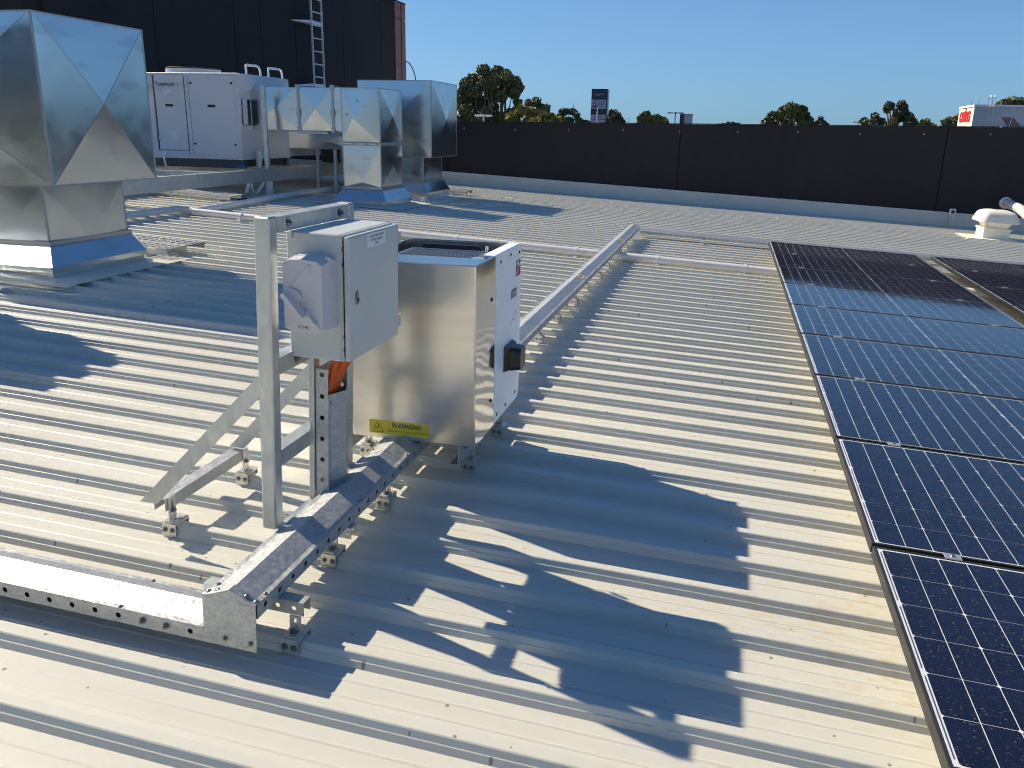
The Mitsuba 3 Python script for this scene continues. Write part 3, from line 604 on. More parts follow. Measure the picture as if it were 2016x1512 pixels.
for key, u0, n in ((rk, 0.628, 9), (rk2, 2.545, 5)):
    for du in (0.245, 1.507):
        put(cbx(u0 + du - 0.02, u0 + du + 0.02, 11.154 - n * PL - 0.1, 11.22, 0.135, 0.176, 0.002), 'stainless', ROOF, 'rail', key)
        for i in range(n + 1):
            v = 11.154 - i * PL + 0.010
            c = put(cbx(u0 + du - 0.026, u0 + du + 0.026, v - 0.019 if i else v - 0.014, v + 0.019, PW + 0.0004, PW + 0.0042, 0.001), 'stainless', ROOF, 'clamp', key)
            put(cyl((u0 + du, v, PW + 0.004), (u0 + du, v, PW + 0.0085), 0.0065, 8), 'bolt_steel', ROOF, 'bolt', c)
        for kk in range(0, 38, 4):
            if rib(kk) > 11.154 - n * PL: put(join(bx(u0 + du - 0.025, u0 + du + 0.025, rib(kk) - 0.004, rib(kk) + 0.074, 0.039, 0.05), bx(u0 + du + 0.02, u0 + du + 0.025, rib(kk) + 0.01, rib(kk) + 0.06, 0.05, 0.16)), 'stainless', ROOF, 'foot', key)

# ------------------------------------------------------------------ white pipes on the roof
def pipe_thing(paths, r, label, saddles):
    k = thing('pipe', label, 'pipe')
    for p in paths: put(tube(p, r, 16), 'pvc_white', ROOF, 'length', k, smooth=50)
    for (q, d) in saddles:
        q = np.array(q, float); d = np.array(d, float); d /= np.linalg.norm(d); s = np.array([-d[1], d[0], 0])
        put(join(tube([q - d * 0.016, q + d * 0.016], r * 1.12, 14), hull([q + s * a + d * e + [0, 0, h] for a in (-r * 1.9, r * 1.9) for e in (-0.015, 0.015) for h in (-r, -r + 0.004)])), 'sticker_white', ROOF, 'saddle', k)
    return k
def elbow(c, r, d0, d1, n=6):
    """corner points of a bend at c between the directions it comes from and goes to"""
    c, d0, d1 = map(lambda a: np.array(a, float), (c, d0, d1)); d0 /= np.linalg.norm(d0); d1 /= np.linalg.norm(d1)
    return [c - d0 * r * (1 - t) ** 2 + d1 * r * t ** 2 for t in np.linspace(0, 1, n)]
pipe_thing([[(-6.63, 9.62, 0.085), (-4.2, 9.53, 0.085)], [(-4.2, 9.53, 0.085), (3.4, 9.36, 0.085)], [(-0.08, 9.443, 0.085), (0.10, 9.439, 0.085)]], 0.046, 'long white plastic pipe lying across the ribs behind the inverter',
           [((x, 9.53 - (x + 4.2) * 0.0224, 0.085), (1, -0.02, 0)) for x in (-5.9, -4.9, -3.0, -1.55, -0.62, 0.33, 1.6)])
pipe_thing([[(-6.95, 7.2, 0.085), (-6.93, 9.55, 0.085)] , elbow((-6.93, 9.68, 0.085), 0.13, (0, 1, 0), (1, 0, 0)) + [(-6.62, 9.68, 0.085)], [(-6.64, 9.64, 0.085), (-6.84, 12.2, 0.085), (-6.9, 14.5, 0.085)]], 0.046, 'white plastic pipe with a step running up the roof beside the platform',
           [((-6.94, 8.0, 0.085), (0, 1, 0)), ((-6.935, 9.1, 0.085), (0, 1, 0)), ((-6.70, 10.4, 0.085), (-0.07, 1, 0)), ((-6.80, 11.7, 0.085), (-0.07, 1, 0))])

# ------------------------------------------------------------------ sheet metal ducts
def crossed(p00, p10, p11, p01, out, c=(0.5, 0.5), d=0.022):
    """a sheet panel between four corners, its folds rising to a point"""
    p00, p10, p11, p01, out = [np.array(q, float) for q in (p00, p10, p11, p01, out)]
    m = (p00 * (1 - c[0]) + p10 * c[0]) * (1 - c[1]) + (p01 * (1 - c[0]) + p11 * c[0]) * c[1] + out * d
    v = [p00, p10, p11, p01, m]
    f = [[0, 1, 4], [1, 2, 4], [2, 3, 4], [3, 0, 4]]
    t = tri(v, f)
    if np.dot(t.face_normals.sum(0), out) < 0: t.faces = t.faces[:, ::-1]
    return t
def creases(p00, p10, p11, p01, out, c=(0.5, 0.5), d=0.022, r=0.0028):
    p00, p10, p11, p01, out = [np.array(q, float) for q in (p00, p10, p11, p01, out)]
    m = (p00 * (1 - c[0]) + p10 * c[0]) * (1 - c[1]) + (p01 * (1 - c[0]) + p11 * c[0]) * c[1] + out * d
    return join([tube([q + (m - q) * 0.03, m], r, 5) for q in (p00, p10, p11, p01)])
def duct_box(key, x0, x1, y0, y1, z0, z1, name='box', d=0.022, centres=None, seams=True, sides='xXyYZz', crease=False):
    cs = centres or {}
    q = {'X': ((x1, y0, z0), (x1, y1, z0), (x1, y1, z1), (x1, y0, z1), (1, 0, 0)), 'x': ((x0, y0, z0), (x0, y1, z0), (x0, y1, z1), (x0, y0, z1), (-1, 0, 0)),
         'y': ((x0, y0, z0), (x1, y0, z0), (x1, y0, z1), (x0, y0, z1), (0, -1, 0)), 'Y': ((x0, y1, z0), (x1, y1, z0), (x1, y1, z1), (x0, y1, z1), (0, 1, 0)),
         'Z': ((x0, y0, z1), (x1, y0, z1), (x1, y1, z1), (x0, y1, z1), (0, 0, 1)), 'z': ((x0, y0, z0), (x1, y0, z0), (x1, y1, z0), (x0, y1, z0), (0, 0, -1))}
    b = None
    for s in sides:
        c = cs.get(s, (0.5, 0.5))
        k_ = put(crossed(*q[s], c=c, d=d), 'galv_sheet', WORLD, name if b is None else 'side', key if b is None else b)
        b = b or k_
        if crease and s in 'Xy': put(creases(*q[s], c=c, d=d + 0.0005), 'galv_edge', WORLD, 'crease', b)
    if seams:
        e = 0.012; ms = []
        for x in (x0, x1):
            for y in (y0, y1):
                sx, sy = (1 if x == x1 else -1), (1 if y == y1 else -1)
                ms += [bx(x + sx * 0.0035, x - sx * e, y + sy * 0.0035, y + sy * 0.001, z0, z1), bx(x + sx * 0.001, x + sx * 0.0035, y + sy * 0.001, y - sy * e, z0, z1)]
        for z in (z0, z1):
            for y in (y0, y1):
                sy = 1 if y == y1 else -1
                ms.append(bx(x0, x1, y + sy * 0.004, y - sy * 0.003, z - e if z == z1 else z, z if z == z1 else z + e))
            for x in (x0, x1):
                sx = 1 if x == x1 else -1
                ms.append(bx(x + sx * 0.004, x - sx * 0.003, y0, y1, z - e if z == z1 else z, z if z == z1 else z + e))
        put(join(ms), 'galv_edge', WORLD, 'seam', b)
    return b
def collar(x0, x1, y0, y1, z, h=0.022, o=0.03): return join(bx(x0 - o, x1 + o, y0 - o, y1 + o, z, z + 0.004), bx(x0 - o * 0.8, x1 + o * 0.8, y0 - o * 0.8, y1 + o * 0.8, z + 0.0045, z + h))
def skirt(r0, z0, r1, z1):
    """four sloping faces between rectangle r0 (x0 x1 y0 y1) at z0 and r1 at z1"""
    def ring(r, z): return [(r[0], r[2], z), (r[1], r[2], z), (r[1], r[3], z), (r[0], r[3], z)]
    v = ring(r0, z0) + ring(r1, z1); f = []
    for i in range(4):
        j = (i + 1) % 4; f += [[i, j, 4 + j], [i, 4 + j, 4 + i]]
    return tri(v, f)
def vent(label, tower, zt, curb, zc, soaker=True):
    k = thing('roof_vent', label, 'roof vent')
    x0, x1, y0, y1 = tower; zr = -math.tan(PITCH) * x1
    put(join(bx(curb[0], curb[1], curb[2], curb[3], zr - 0.25, zc - 0.035)), 'roof_paint', WORLD, 'curb', k)
    L = 0.02; cr = (curb[0] - L, curb[1] + L, curb[2] - L, curb[3] + L)
    put(join(skirt(cr, zc - 0.042, cr, zc), skirt(cr, zc, (x0 - 0.02, x1 + 0.02, y0 - 0.02, y1 + 0.02), zt - 0.034)), 'galv_sheet', WORLD, 'skirt', k)
    put(collar(x0, x1, y0, y1, zt - 0.034, 0.036), 'galv_edge', WORLD, 'collar', k)
    if soaker:
        u1 = curb[1] / math.cos(PITCH) + 0.34
        u0, v0, v1 = curb[0] - 0.25, curb[2] - 0.22, curb[3] + 0.22
        pl = [bx(u0, u1, v0, v1, 0.0395, 0.0412)]
        put(join(pl), 'roof_paint', ROOF, 'soaker', k)
        kk = int((v0 - RIB0) / RIBP) + 1; ends = []
        while rib(kk) + RIBP < v1 + 0.1:
            ends.append(hull([(u1 - 0.05, rib(kk) + 0.074, 0.0385), (u1 - 0.05, rib(kk) + 0.229, 0.0385), (u1 + 0.02, rib(kk) + 0.078, 0.001), (u1 + 0.02, rib(kk) + 0.225, 0.001), (u1 - 0.05, rib(kk) + 0.074, 0.001), (u1 - 0.05, rib(kk) + 0.229, 0.001)])); kk += 1
        each(ends, 'roof_paint', ROOF, 'rib_stop', k)
        put(hull([(u0, v0 - 0.06, 0.0395), (u1 + 0.04, v0 - 0.06, 0.0395), (u0, v0, 0.052), (u1 + 0.04, v0, 0.052), (u0, v0 + 0.06, 0.0412), (u1 + 0.04, v0 + 0.06, 0.0412)]), 'roof_paint', ROOF, 'ridge_fold', k)
    return k
# vent A, the nearest one on the left
ta = (-6.20, -5.22, 5.66, 6.60)
va = vent('big galvanised duct cowl at the left picture edge, nearest of the roof vents', ta, 0.53, (-6.32, -5.12, 5.545, 6.66), 0.345)
duct_box(va, *ta, 0.53, 0.977, 'tower', 0.014, {'X': (0.52, -0.10), 'y': (0.5, -0.10)}, True, 'xXyY')
duct_box(va, -6.95, -5.0, 5.545, 6.79, 0.98, 2.245, 'box', 0.040, crease=True)
# vent D just outside the picture, whose shadow and flashing show at the left
td = (-6.75, -5.72, 4.10, 4.70)
vd = vent('duct cowl just beyond the left picture edge, seen only by its flashing', td, 0.53, (-6.85, -5.40, 4.05, 4.78), 0.345)
duct_box(vd, *td, 0.53, 0.977, 'tower', 0.014, None, True, 'xXyY')
duct_box(vd, -7.4, -5.5, 4.06, 4.76, 0.98, 2.245, 'box', 0.026)
# vent B with its elbow and duct to the air conditioning unit
tb = (-5.895, -5.25, 12.62, 13.54)
vb = vent('galvanised elbow duct standing on its kerb and running left to the air conditioning unit', tb, 0.555, (-6.02, -5.135, 12.50, 13.60), 0.345)
duct_box(vb, *tb, 0.555, 1.205, 'tower', 0.014, {'y': (0.5, 0.12)}, True, 'xXyY')
put(collar(*tb, 1.207, 0.03, 0.035), 'galv_edge', WORLD, 'flange', vb)
put(join([bx(tb[0] + a, tb[0] + a + 0.12, tb[2] - 0.040, tb[2] - 0.030, 1.212, 1.226) for a in (0.05, 0.26, 0.46)]), 'galv_sheet', WORLD, 'cleat', vb)
eb = duct_box(vb, tb[0], -5.25, 12.62, 13.54, 1.24, 2.055, 'elbow', 0.022, {'y': (0.30, 0.44), 'X': (0.5, 0.5)}, True, 'XyYZ')
for a, b in ((-6.03, -5.90), (-6.62, -6.045), (-7.47, -6.635)):
    duct_box(vb, a, b, 12.62, 13.54, 1.405, 2.050, 'duct', 0.0 if b > -6 else 0.020, None, False, 'yYZz')
for x in (-6.038, -6.628):
    put(join(bx(x - 0.018, x + 0.018, 12.60, 12.625, 1.39, 2.075), bx(x - 0.018, x + 0.018, 12.60, 13.56, 2.052, 2.075), bx(x - 0.03, x + 0.03, 12.592, 12.60, 1.62, 1.72), bx(x - 0.03, x + 0.03, 12.590, 12.64, 2.03, 2.09), bx(x - 0.03, x + 0.03, 12.592, 12.63, 1.385, 1.46)), 'galv_edge', WORLD, 'joint', vb)
put(bx(-6.64, -6.12, 12.60, 12.66, 1.355, 1.392), 'galv_edge', WORLD, 'hanger', vb)
each([cyl((x, 12.612, z), (x, 12.585, z), 0.012, 8) for x, z in ((-5.62, 1.86), (-5.80, 1.66))], 'bolt_steel', WORLD, 'test_plug', vb)
# vent C behind it
tc = (-6.05, -5.10, 14.15, 15.13)
vc = vent('tall galvanised duct cowl furthest right of the roof vents, against the sky', tc, 0.60, (-6.15, -5.0, 14.03, 15.22), 0.40)
duct_box(vc, *tc, 0.60, 0.985, 'tower', 0.014, {'X': (0.5, 1.1), 'y': (0.75, 0.3)}, True, 'xXyY')
duct_box(vc, -6.30, -4.95, 14.15, 15.56, 0.988, 2.255, 'box', 0.038, {'y': (0.5, 0.5)})
duct_box(vc, -7.77, -6.31, 14.20, 15.1, 1.085, 1.375, 'branch', 0.015, None, True, 'yYZz')

# ------------------------------------------------------------------ walkway gratings
def grating(label, u0, u1, v0, v1, w):
    k = thing('walkway_grating', label, 'grating', None)
    nb = int((v1 - v0) / 0.3 + 0.5); wd = (v1 - v0) / nb
    for i in range(nb):
        a, b = v0 + i * wd, v0 + (i + 1) * wd - 0.004
        hs = []
        n = int((u1 - u0) / 0.075)
        for j in range(n):
            for r in range(3):
                y = a + 0.03 + r * (b - a - 0.06) / 3
                x = u0 + 0.02 + j * 0.075
                hs.append(sbox(x, y, x + 0.048, y + (b - a - 0.06) / 3 - 0.018))
        put(prism(sbox(u0, a, u1, b).difference(mikit_union(hs)), w - 0.002, w), 'galv_tray', ROOF, 'plank', k)
        sd_ = sbox(u0, w - 0.062, u1, w - 0.002).difference(mikit_union([Point(u0 + 0.1 + j * 0.13, w - 0.03).buffer(0.011, 3) for j in range(int((u1 - u0 - 0.1) / 0.13))]))
        put(join(prism(sd_, a, a + 0.002, 'y'), prism(sd_, b - 0.002, b, 'y')), 'cowl_white' if i == 0 else 'galv_tray', ROOF, 'flange', k)
    for u in (u0 + 0.3, u1 - 0.22):
        put(join(bx(u - 0.02, u + 0.02, v0 + 0.01, v1 - 0.01, w - 0.095, w - 0.064), *[bx(u - 0.015, u + 0.015, v, v + 0.05, 0.038, w - 0.095) for v in np.arange(v0 + 0.05, v1 - 0.05, RIBP)]), 'galv_dipped', ROOF, 'bearer', k)
    return k
grating('perforated metal walkway grating beside the nearest duct cowl', -6.6, -4.94, 6.74, 7.34, 0.130)
grating('perforated metal walkway grating under the equipment platform', -8.6, -7.11, 11.25, 11.85, 0.135)
grating('small perforated walkway grating right of the furthest duct cowl', -5.7, -4.78, 15.40, 16.00, 0.130)

# ------------------------------------------------------------------ equipment platform
pf = thing('equipment_platform', 'galvanised steel platform on short legs under the air conditioning units', 'platform')
def channel(y0, y1, x, z0, z1): return join(bx(x - 0.006, x, y0, y1, z0, z1), bx(x - 0.07, x - 0.006, y0, y1, z1 - 0.008, z1), bx(x - 0.07, x - 0.006, y0, y1, z0, z0 + 0.008))
put(channel(7.9, 12.50, -7.10, 0.610, 0.800), 'galv_dipped', WORLD, 'edge_beam', pf)
put(channel(12.503, 17.2, -7.10, 0.605, 0.798), 'galv_dipped', WORLD, 'edge_beam', pf)
for y in (8.6, 9.9, 11.2, 12.6, 14.2, 16.4):
    put(bx(-10.2, -7.18, y - 0.04, y + 0.04, 0.66, 0.796), 'galv_dipped', WORLD, 'cross_beam', pf)
put(bx(-10.25, -10.19, 7.9, 17.2, 0.61, 0.8), 'galv_dipped', WORLD, 'edge_beam', pf)
for x, y in ((-7.16, 8.6), (-7.15, 12.49), (-7.15, 16.4), (-10.1, 8.6), (-10.1, 12.5), (-10.1, 16.4)):
    put(join(cyl((x, y, 0.30), (x, y, 0.609), 0.055, 16), cyl((x, y, 0.27 - x * 0.0), (x, y, 0.385), 0.075, 16)), 'pvc_white' if x > -8 else 'galv_dipped', WORLD, 'leg', pf, smooth=40)
put(bx(-10.1, -8.7, 8.0, 12.0, 0.801, 0.812), 'galv_sheet', WORLD, 'deck', pf)
put(join(bx(-7.135, -7.07, 12.36, 12.42, 0.803, 2.06), bx(-7.16, -7.05, 12.33, 12.45, 0.801, 0.809)), 'galv_dipped', WORLD, 'duct_post', pf)
put(join(*[bx(-7.02 + a, -6.975 + a, 13.9, 13.945, 0.2, 1.08) for a in (0.0, 0.34)], bx(-6.45, -6.41, 14.0, 14.04, 0.2, 1.08)), 'galv_dipped', WORLD, 'branch_post', pf)

# ------------------------------------------------------------------ air conditioning units
ac = thing('air_conditioner', 'big pale grey rooftop air conditioning unit with handles and logo on its front', 'air conditioner')
AX0, AX1, AY0, AY1, AZ0, AZ1 = -9.70, -7.47, 12.27, 13.82, 0.93, 2.24
put(cbx(AX0, AX1, AY0, AY1, AZ0, AZ1, 0.008), 'unit_paint', WORLD, 'body', ac)
for a, b, nm in ((-9.62, -8.99, 'panel'), (-8.955, -8.425, 'panel'), (-8.335, -7.525, 'panel')):
    z0 = 1.06 if b < -8.4 else 0.965
    pn = put(cbx(a, b, AY0 - 0.010, AY0 - 0.0005, z0, 2.205, 0.004), 'unit_paint', WORLD, nm, ac)
    if b > -8.9:
        m = (a + b) / 2 - 0.02
        put(bx(m - 0.068, m + 0.068, AY0 - 0.0125, AY0 - 0.0105, 1.725, 1.765), 'unit_black', WORLD, 'handle_slot', pn)
    if b > -8.3:
        each([cyl((x, AY0 - 0.0105, z), (x, AY0 - 0.020, z), 0.017, 12) for x in (a + 0.045, b - 0.045) for z in (1.165, 2.085)], 'unit_black', WORLD, 'lock', pn)
    else:
        each([cbx(x - 0.012, x + 0.012, AY0 - 0.024, AY0 - 0.0105, z - 0.04, z + 0.04, 0.003) for x in (a + 0.014, b - 0.012) for z in (1.24, 2.02)], 'unit_paint', WORLD, 'latch', pn)
put(join(bx(-8.425, -8.412, AY0 - 0.002, AY0 - 0.0005, 0.99, 2.20), bx(-8.345, -8.335, AY0 - 0.002, AY0 - 0.0005, 0.99, 2.20), bx(-8.985, -8.958, AY0 - 0.002, AY0 - 0.0005, 1.04, 2.20), bx(-8.95, -8.43, AY0 - 0.002, AY0 - 0.0005, 1.05, 1.058)), 'unit_dark', WORLD, 'gap', ac)
for i, ch in enumerate((('ink_red', -8.905, 2.085), ('ink_blue', -8.868, 2.062))):
    each([cyl((ch[1] + dx, AY0 - 0.0105, ch[2] + dz), (ch[1] + dx, AY0 - 0.0118, ch[2] + dz), 0.014, 10) for dx, dz in ((0, 0), (-0.022, 0.016), (0.016, -0.016))], ch[0], WORLD, 'logo_dot', ac)
mk = text('temper', 0.060, True, 0.001); put(mk, 'ink_black', axes(WORLD, (-8.84, AY0 - 0.0105, 2.035), (1, 0, 0), (0, 0, 1), (0, -1, 0)), 'lettering', ac)
wtx = mk.vertices[:, 0].max()
mk2 = text('zone', 0.060, False, 0.001); put(mk2, 'sign_text_dim', axes(WORLD, (-8.835 + wtx, AY0 - 0.0105, 2.035), (1, 0, 0), (0, 0, 1), (0, -1, 0)), 'lettering', ac)
put(join(bx(-8.82, -8.69, AY0 - 0.0118, AY0 - 0.0105, 1.955, 1.965), bx(-8.79, -8.74, AY0 - 0.0118, AY0 - 0.0105, 1.925, 1.945)), 'ink_white', WORLD, 'small_print', ac)
lb = put(bx(-8.735, -8.635, AY0 - 0.0116, AY0 - 0.0105, 1.20, 1.345), 'sticker_white', WORLD, 'rating_plate', ac)
put(join([bx(-8.725, -8.655 + 0.01 * (i % 2), AY0 - 0.0124, AY0 - 0.0117, 1.322 - i * 0.019, 1.327 - i * 0.019) for i in range(6)]), 'sign_text_dim', WORLD, 'small_print', lb)
put(join([bx(AX0, AX1, AY0 + a, AY0 + a + 0.10, 0.800, 0.929) for a in (0.02, 1.40)] + [bx(AX0 + a, AX0 + a + 0.08, AY0 + 0.12, AY0 + 1.4, 0.815, 0.929) for a in (0.01, 1.2, 2.10)]), 'unit_dark', WORLD, 'base_rail', ac)
put(cbx(AX1 - 0.12, AX1 + 0.02, AY0 - 0.01, AY0 + 0.1, 0.801, 0.86, 0.01), 'blue_pad', WORLD, 'pad', ac)
hd = put(join(cbx(AX1, AX1 + 0.045, AY0 + 0.01, AY1 - 0.01, 2.00, 2.232, 0.006)), 'unit_paint', WORLD, 'hood', ac)
put(cbx(AX1 + 0.046, AX1 + 0.10, 13.15, AY1 - 0.02, 2.01, 2.075, 0.006), 'sticker_white', WORLD, 'tray_plate', hd)
put(join(bx(AX1 + 0.0006, AX1 + 0.004, 12.34, 12.60, 1.46, 1.86)), 'unit_black', WORLD, 'opening', ac)
put(cbx(AX1 + 0.001, AX1 + 0.035, 12.36, 12.46, 1.47, 1.87, 0.004), 'unit_paint', WORLD, 'control_box', ac)
for y0, y1 in ((12.60, 13.03), (13.28, 13.74)):
    put(tube([(AX1 - 0.03, y0, 2.235), (AX1 - 0.03, y0, 2.345), (AX1 - 0.03, y0 + 0.01, 2.372), (AX1 - 0.03, y0 + 0.04, 2.38), (AX1 - 0.03, y1 - 0.10, 2.385), (AX1 - 0.03, y1 - 0.04, 2.37), (AX1 - 0.03, y1 - 0.01, 2.33), (AX1 - 0.03, y1, 2.235)], 0.018, 10), 'pole_white', WORLD, 'handle', ac, smooth=50)
fx, fy = -8.75, 13.05
put(tube([(fx, fy, 2.238), (fx, fy, 2.33)], 0.44, 32, False), 'unit_paint', WORLD, 'fan_ring', ac, smooth=50)
put(join([tube([(fx + r * math.cos(t), fy + r * math.sin(t), 2.345 + 0.03 * (1 - r / .44)) for t in np.linspace(0, 2 * math.pi, 33)], 0.006, 5, False) for r in (0.43, 0.33, 0.23, 0.13)] + [cyl((fx, fy, 2.375), (fx + 0.44 * math.cos(t), fy + 0.44 * math.sin(t), 2.34), 0.006, 5) for t in np.arange(8) * math.pi / 4]), 'unit_dark', WORLD, 'fan_guard', ac)
put(join([hull([(fx, fy, 2.26), (fx + .38 * math.cos(t), fy + .38 * math.sin(t), 2.25), (fx + .38 * math.cos(t + .7), fy + .38 * math.sin(t + .7), 2.30), (fx + .05 * math.cos(t + .9), fy + .05 * math.sin(t + .9), 2.30), (fx + .2 * math.cos(t + .3), fy + .2 * math.sin(t + .3), 2.275)]) for t in np.arange(5) * 2 * math.pi / 5]), 'unit_black', WORLD, 'fan_blade', ac)
put(tube([(-8.86, AY0 - 0.005, 1.03), (-8.86, AY0 - 0.05, 1.0), (-8.86, AY0 - 0.07, 0.93), (-8.83, AY0 - 0.09, 0.86), (-8.80, AY0 - 0.12, 0.80)], 0.016, 8), 'pole_white', WORLD, 'drain_hose', ac, smooth=50)
put(join(tube([(-7.41, 12.62, 0.80), (-7.41, 12.62, 1.02), (-7.40, 12.62, 1.06), (-7.37, 12.60, 1.07), (-7.34, 12.58, 1.05), (-7.34, 12.56, 0.80)], 0.028, 10)), 'pvc_white', WORLD, 'trap_pipe', ac, smooth=50)
a2 = thing('air_conditioner', 'second air conditioning unit with louvred intake half hidden behind the elbow duct', 'air conditioner')
put(join(cbx(-9.7, -7.78, 14.3, 16.2, 0.93, 2.1, 0.008)), 'unit_paint', WORLD, 'body', a2)
put(join(bx(-7.6, -6.3, 15.3, 16.6, 0.80, 1.30)), 'unit_dark', WORLD, 'intake_box', a2)
for i in range(7):
    put(hull([(x, y, z) for x in (-7.10, -6.30) for y, z in ((15.20, 0.84 + i * 0.062), (15.29, 0.875 + i * 0.062), (15.20, 0.845 + i * 0.062), (15.29, 0.88 + i * 0.062))]), 'cowl_white', WORLD, 'louvre', a2)
put(join([bx(x, x + 0.05, 15.16, 15.19, 0.80, 1.30) for x in (-7.15, -6.72, -6.30)]), 'unit_paint', WORLD, 'mullion', a2)
hs_ = thing('drain_hose', 'looped pale drain hoses hanging under the platform edge to the roof', 'hose')
put(tube([(-7.20, 11.95, 0.64), (-7.20, 11.93, 0.55), (-7.23, 11.90, 0.42), (-7.26, 11.86, 0.34)], 0.026, 8), 'pvc_white', WORLD, 'hose', hs_, smooth=50)
put(tube([(-7.19, 12.0, 0.64), (-7.19, 12.02, 0.50), (-7.18, 12.08, 0.445), (-7.17, 12.16, 0.46), (-7.16, 12.28, 0.55), (-7.15, 12.34, 0.63)], 0.024, 8), 'pvc_white', WORLD, 'hose', hs_, smooth=50)
put(tube([(-7.27, 11.85, 0.312), (-7.27, 11.85, 0.375)], 0.075, 12), 'rubber', WORLD, 'roof_boot', hs_)
fs = thing('bracket_frame', 'grey triangular pipe bracket sticking out between the nearest duct cowl and the air conditioner', 'bracket')
put(join(bx(-9.25, -8.93, 12.06, 12.10, 1.985, 2.03), tube([(-8.95, 12.08, 1.99), (-9.13, 12.08, 1.72)], 0.02, 6), tube([(-9.24, 12.08, 2.0), (-9.16, 12.08, 1.66), (-9.15, 12.08, 0.80)], 0.02, 6)), 'galv_dipped', WORLD, 'arm', fs)

# ------------------------------------------------------------------ mushroom cowl, socket box and pipe at the far right
co = thing('roof_cowl', 'cream plastic mushroom ventilator on a square base at the far right of the roof', 'roof ventilator')
cu0, cu1, cv0, cv1 = 4.44, 4.86, 16.15, 16.62
put(cbx(cu0, cu1, cv0, cv1, 0.02, 0.185, 0.006), 'cowl_white', ROOF, 'curb', co)
put(cbx(cu0 - 0.018, cu1 + 0.018, cv0 - 0.018, cv1 + 0.018, 0.186, 0.222, 0.006), 'cowl_white', ROOF, 'flange', co)
put(hull([(x, y, 0.2225) for x, y in rrect(cu0 + 0.03, cu1 - 0.03, cv0 + 0.03, cv1 - 0.03, .05, .05, .05, .05)] + [(x, y, 0.330) for x, y in rrect(cu0 - 0.02, cu1 + 0.02, cv0 - 0.02, cv1 + 0.02, .07, .07, .07, .07)]), 'cowl_white', ROOF, 'throat', co, smooth=35)
def hoodpts(o, w, r=.10): return [(x, y, w) for x, y in rrect(cu0 - o, cu1 + o, cv0 - o, cv1 + o, r, r, r, r)]
put(hull(hoodpts(0.105, 0.318) + hoodpts(0.105, 0.330) + hoodpts(0.075, 0.40) + hoodpts(0.065, 0.455) + hoodpts(0.03, 0.50) + hoodpts(-0.05, 0.524)), 'cowl_white', ROOF, 'hood', co, smooth=40)
put(join(cbx(cu0 - 0.012, cu0 + 0.02, cv0 - 0.03, cv0 + 0.03, 0.20, 0.27, 0.004), *[screw((x, cv0 - 0.018, 0.204), (0, -1, 0), 0.007) for x in (cu0 + 0.03, cu1 - 0.03)]), 'cowl_white', ROOF, 'clip', co)
put(join(bx(cu0 - 0.28, cu1 + 0.12, cv0 - 0.18, cv1 + 0.15, 0.0395, 0.043), *[hull([(cu0 - 0.28, rib(kk) + .075, .039), (cu0 - 0.28, rib(kk) + .228, .039), (cu0 - 0.36, rib(kk) + .08, .002), (cu0 - 0.36, rib(kk) + .22, .002), (cu0 - 0.28, rib(kk) + .075, .002)]) for kk in (58, 59, 60, 61)]), 'cowl_white', ROOF, 'soaker', co)
so = thing('power_outlet', 'small pale socket box on the flashing below the dark parapet wall', 'outlet')
put(cbx(4.295, 4.412, 18.04, 18.10, 0.078, 0.186, 0.008), 'sticker_white', WORLD, 'box', so)
put(cyl((4.355, 18.039, 0.128), (4.355, 18.030, 0.128), 0.034, 20), 'ink_black', WORLD, 'socket', so)
put(join(tube([(4.33, 18.055, 0.08), (4.33, 18.05, 0.02), (4.325, 18.03, -0.10), (4.32, 17.97, -0.145)], 0.012, 8), tube([(4.375, 18.055, 0.08), (4.372, 18.05, 0.0), (4.37, 18.03, -0.12), (4.365, 17.97, -0.147)], 0.012, 8)), 'pvc_white', WORLD, 'conduit', so)
wp = thing('wall_pipe', 'fat white pipe coming out of the dark parapet wall at the right picture edge', 'pipe')
put(tube([(5.28, 18.19, 0.33), (5.31, 17.9, 0.31), (5.36, 17.6, 0.27), (5.43, 17.3, 0.17), (5.56, 16.9, 0.02), (5.75, 16.4, -0.10), (5.9, 15.95, -0.16)], 0.085, 18), 'pvc_white', WORLD, 'length', wp, smooth=50)
put(tube([(5.28, 18.19, 0.33), (5.281, 18.16, 0.329)], 0.11, 18), 'pvc_white', WORLD, 'collar', wp, smooth=50)

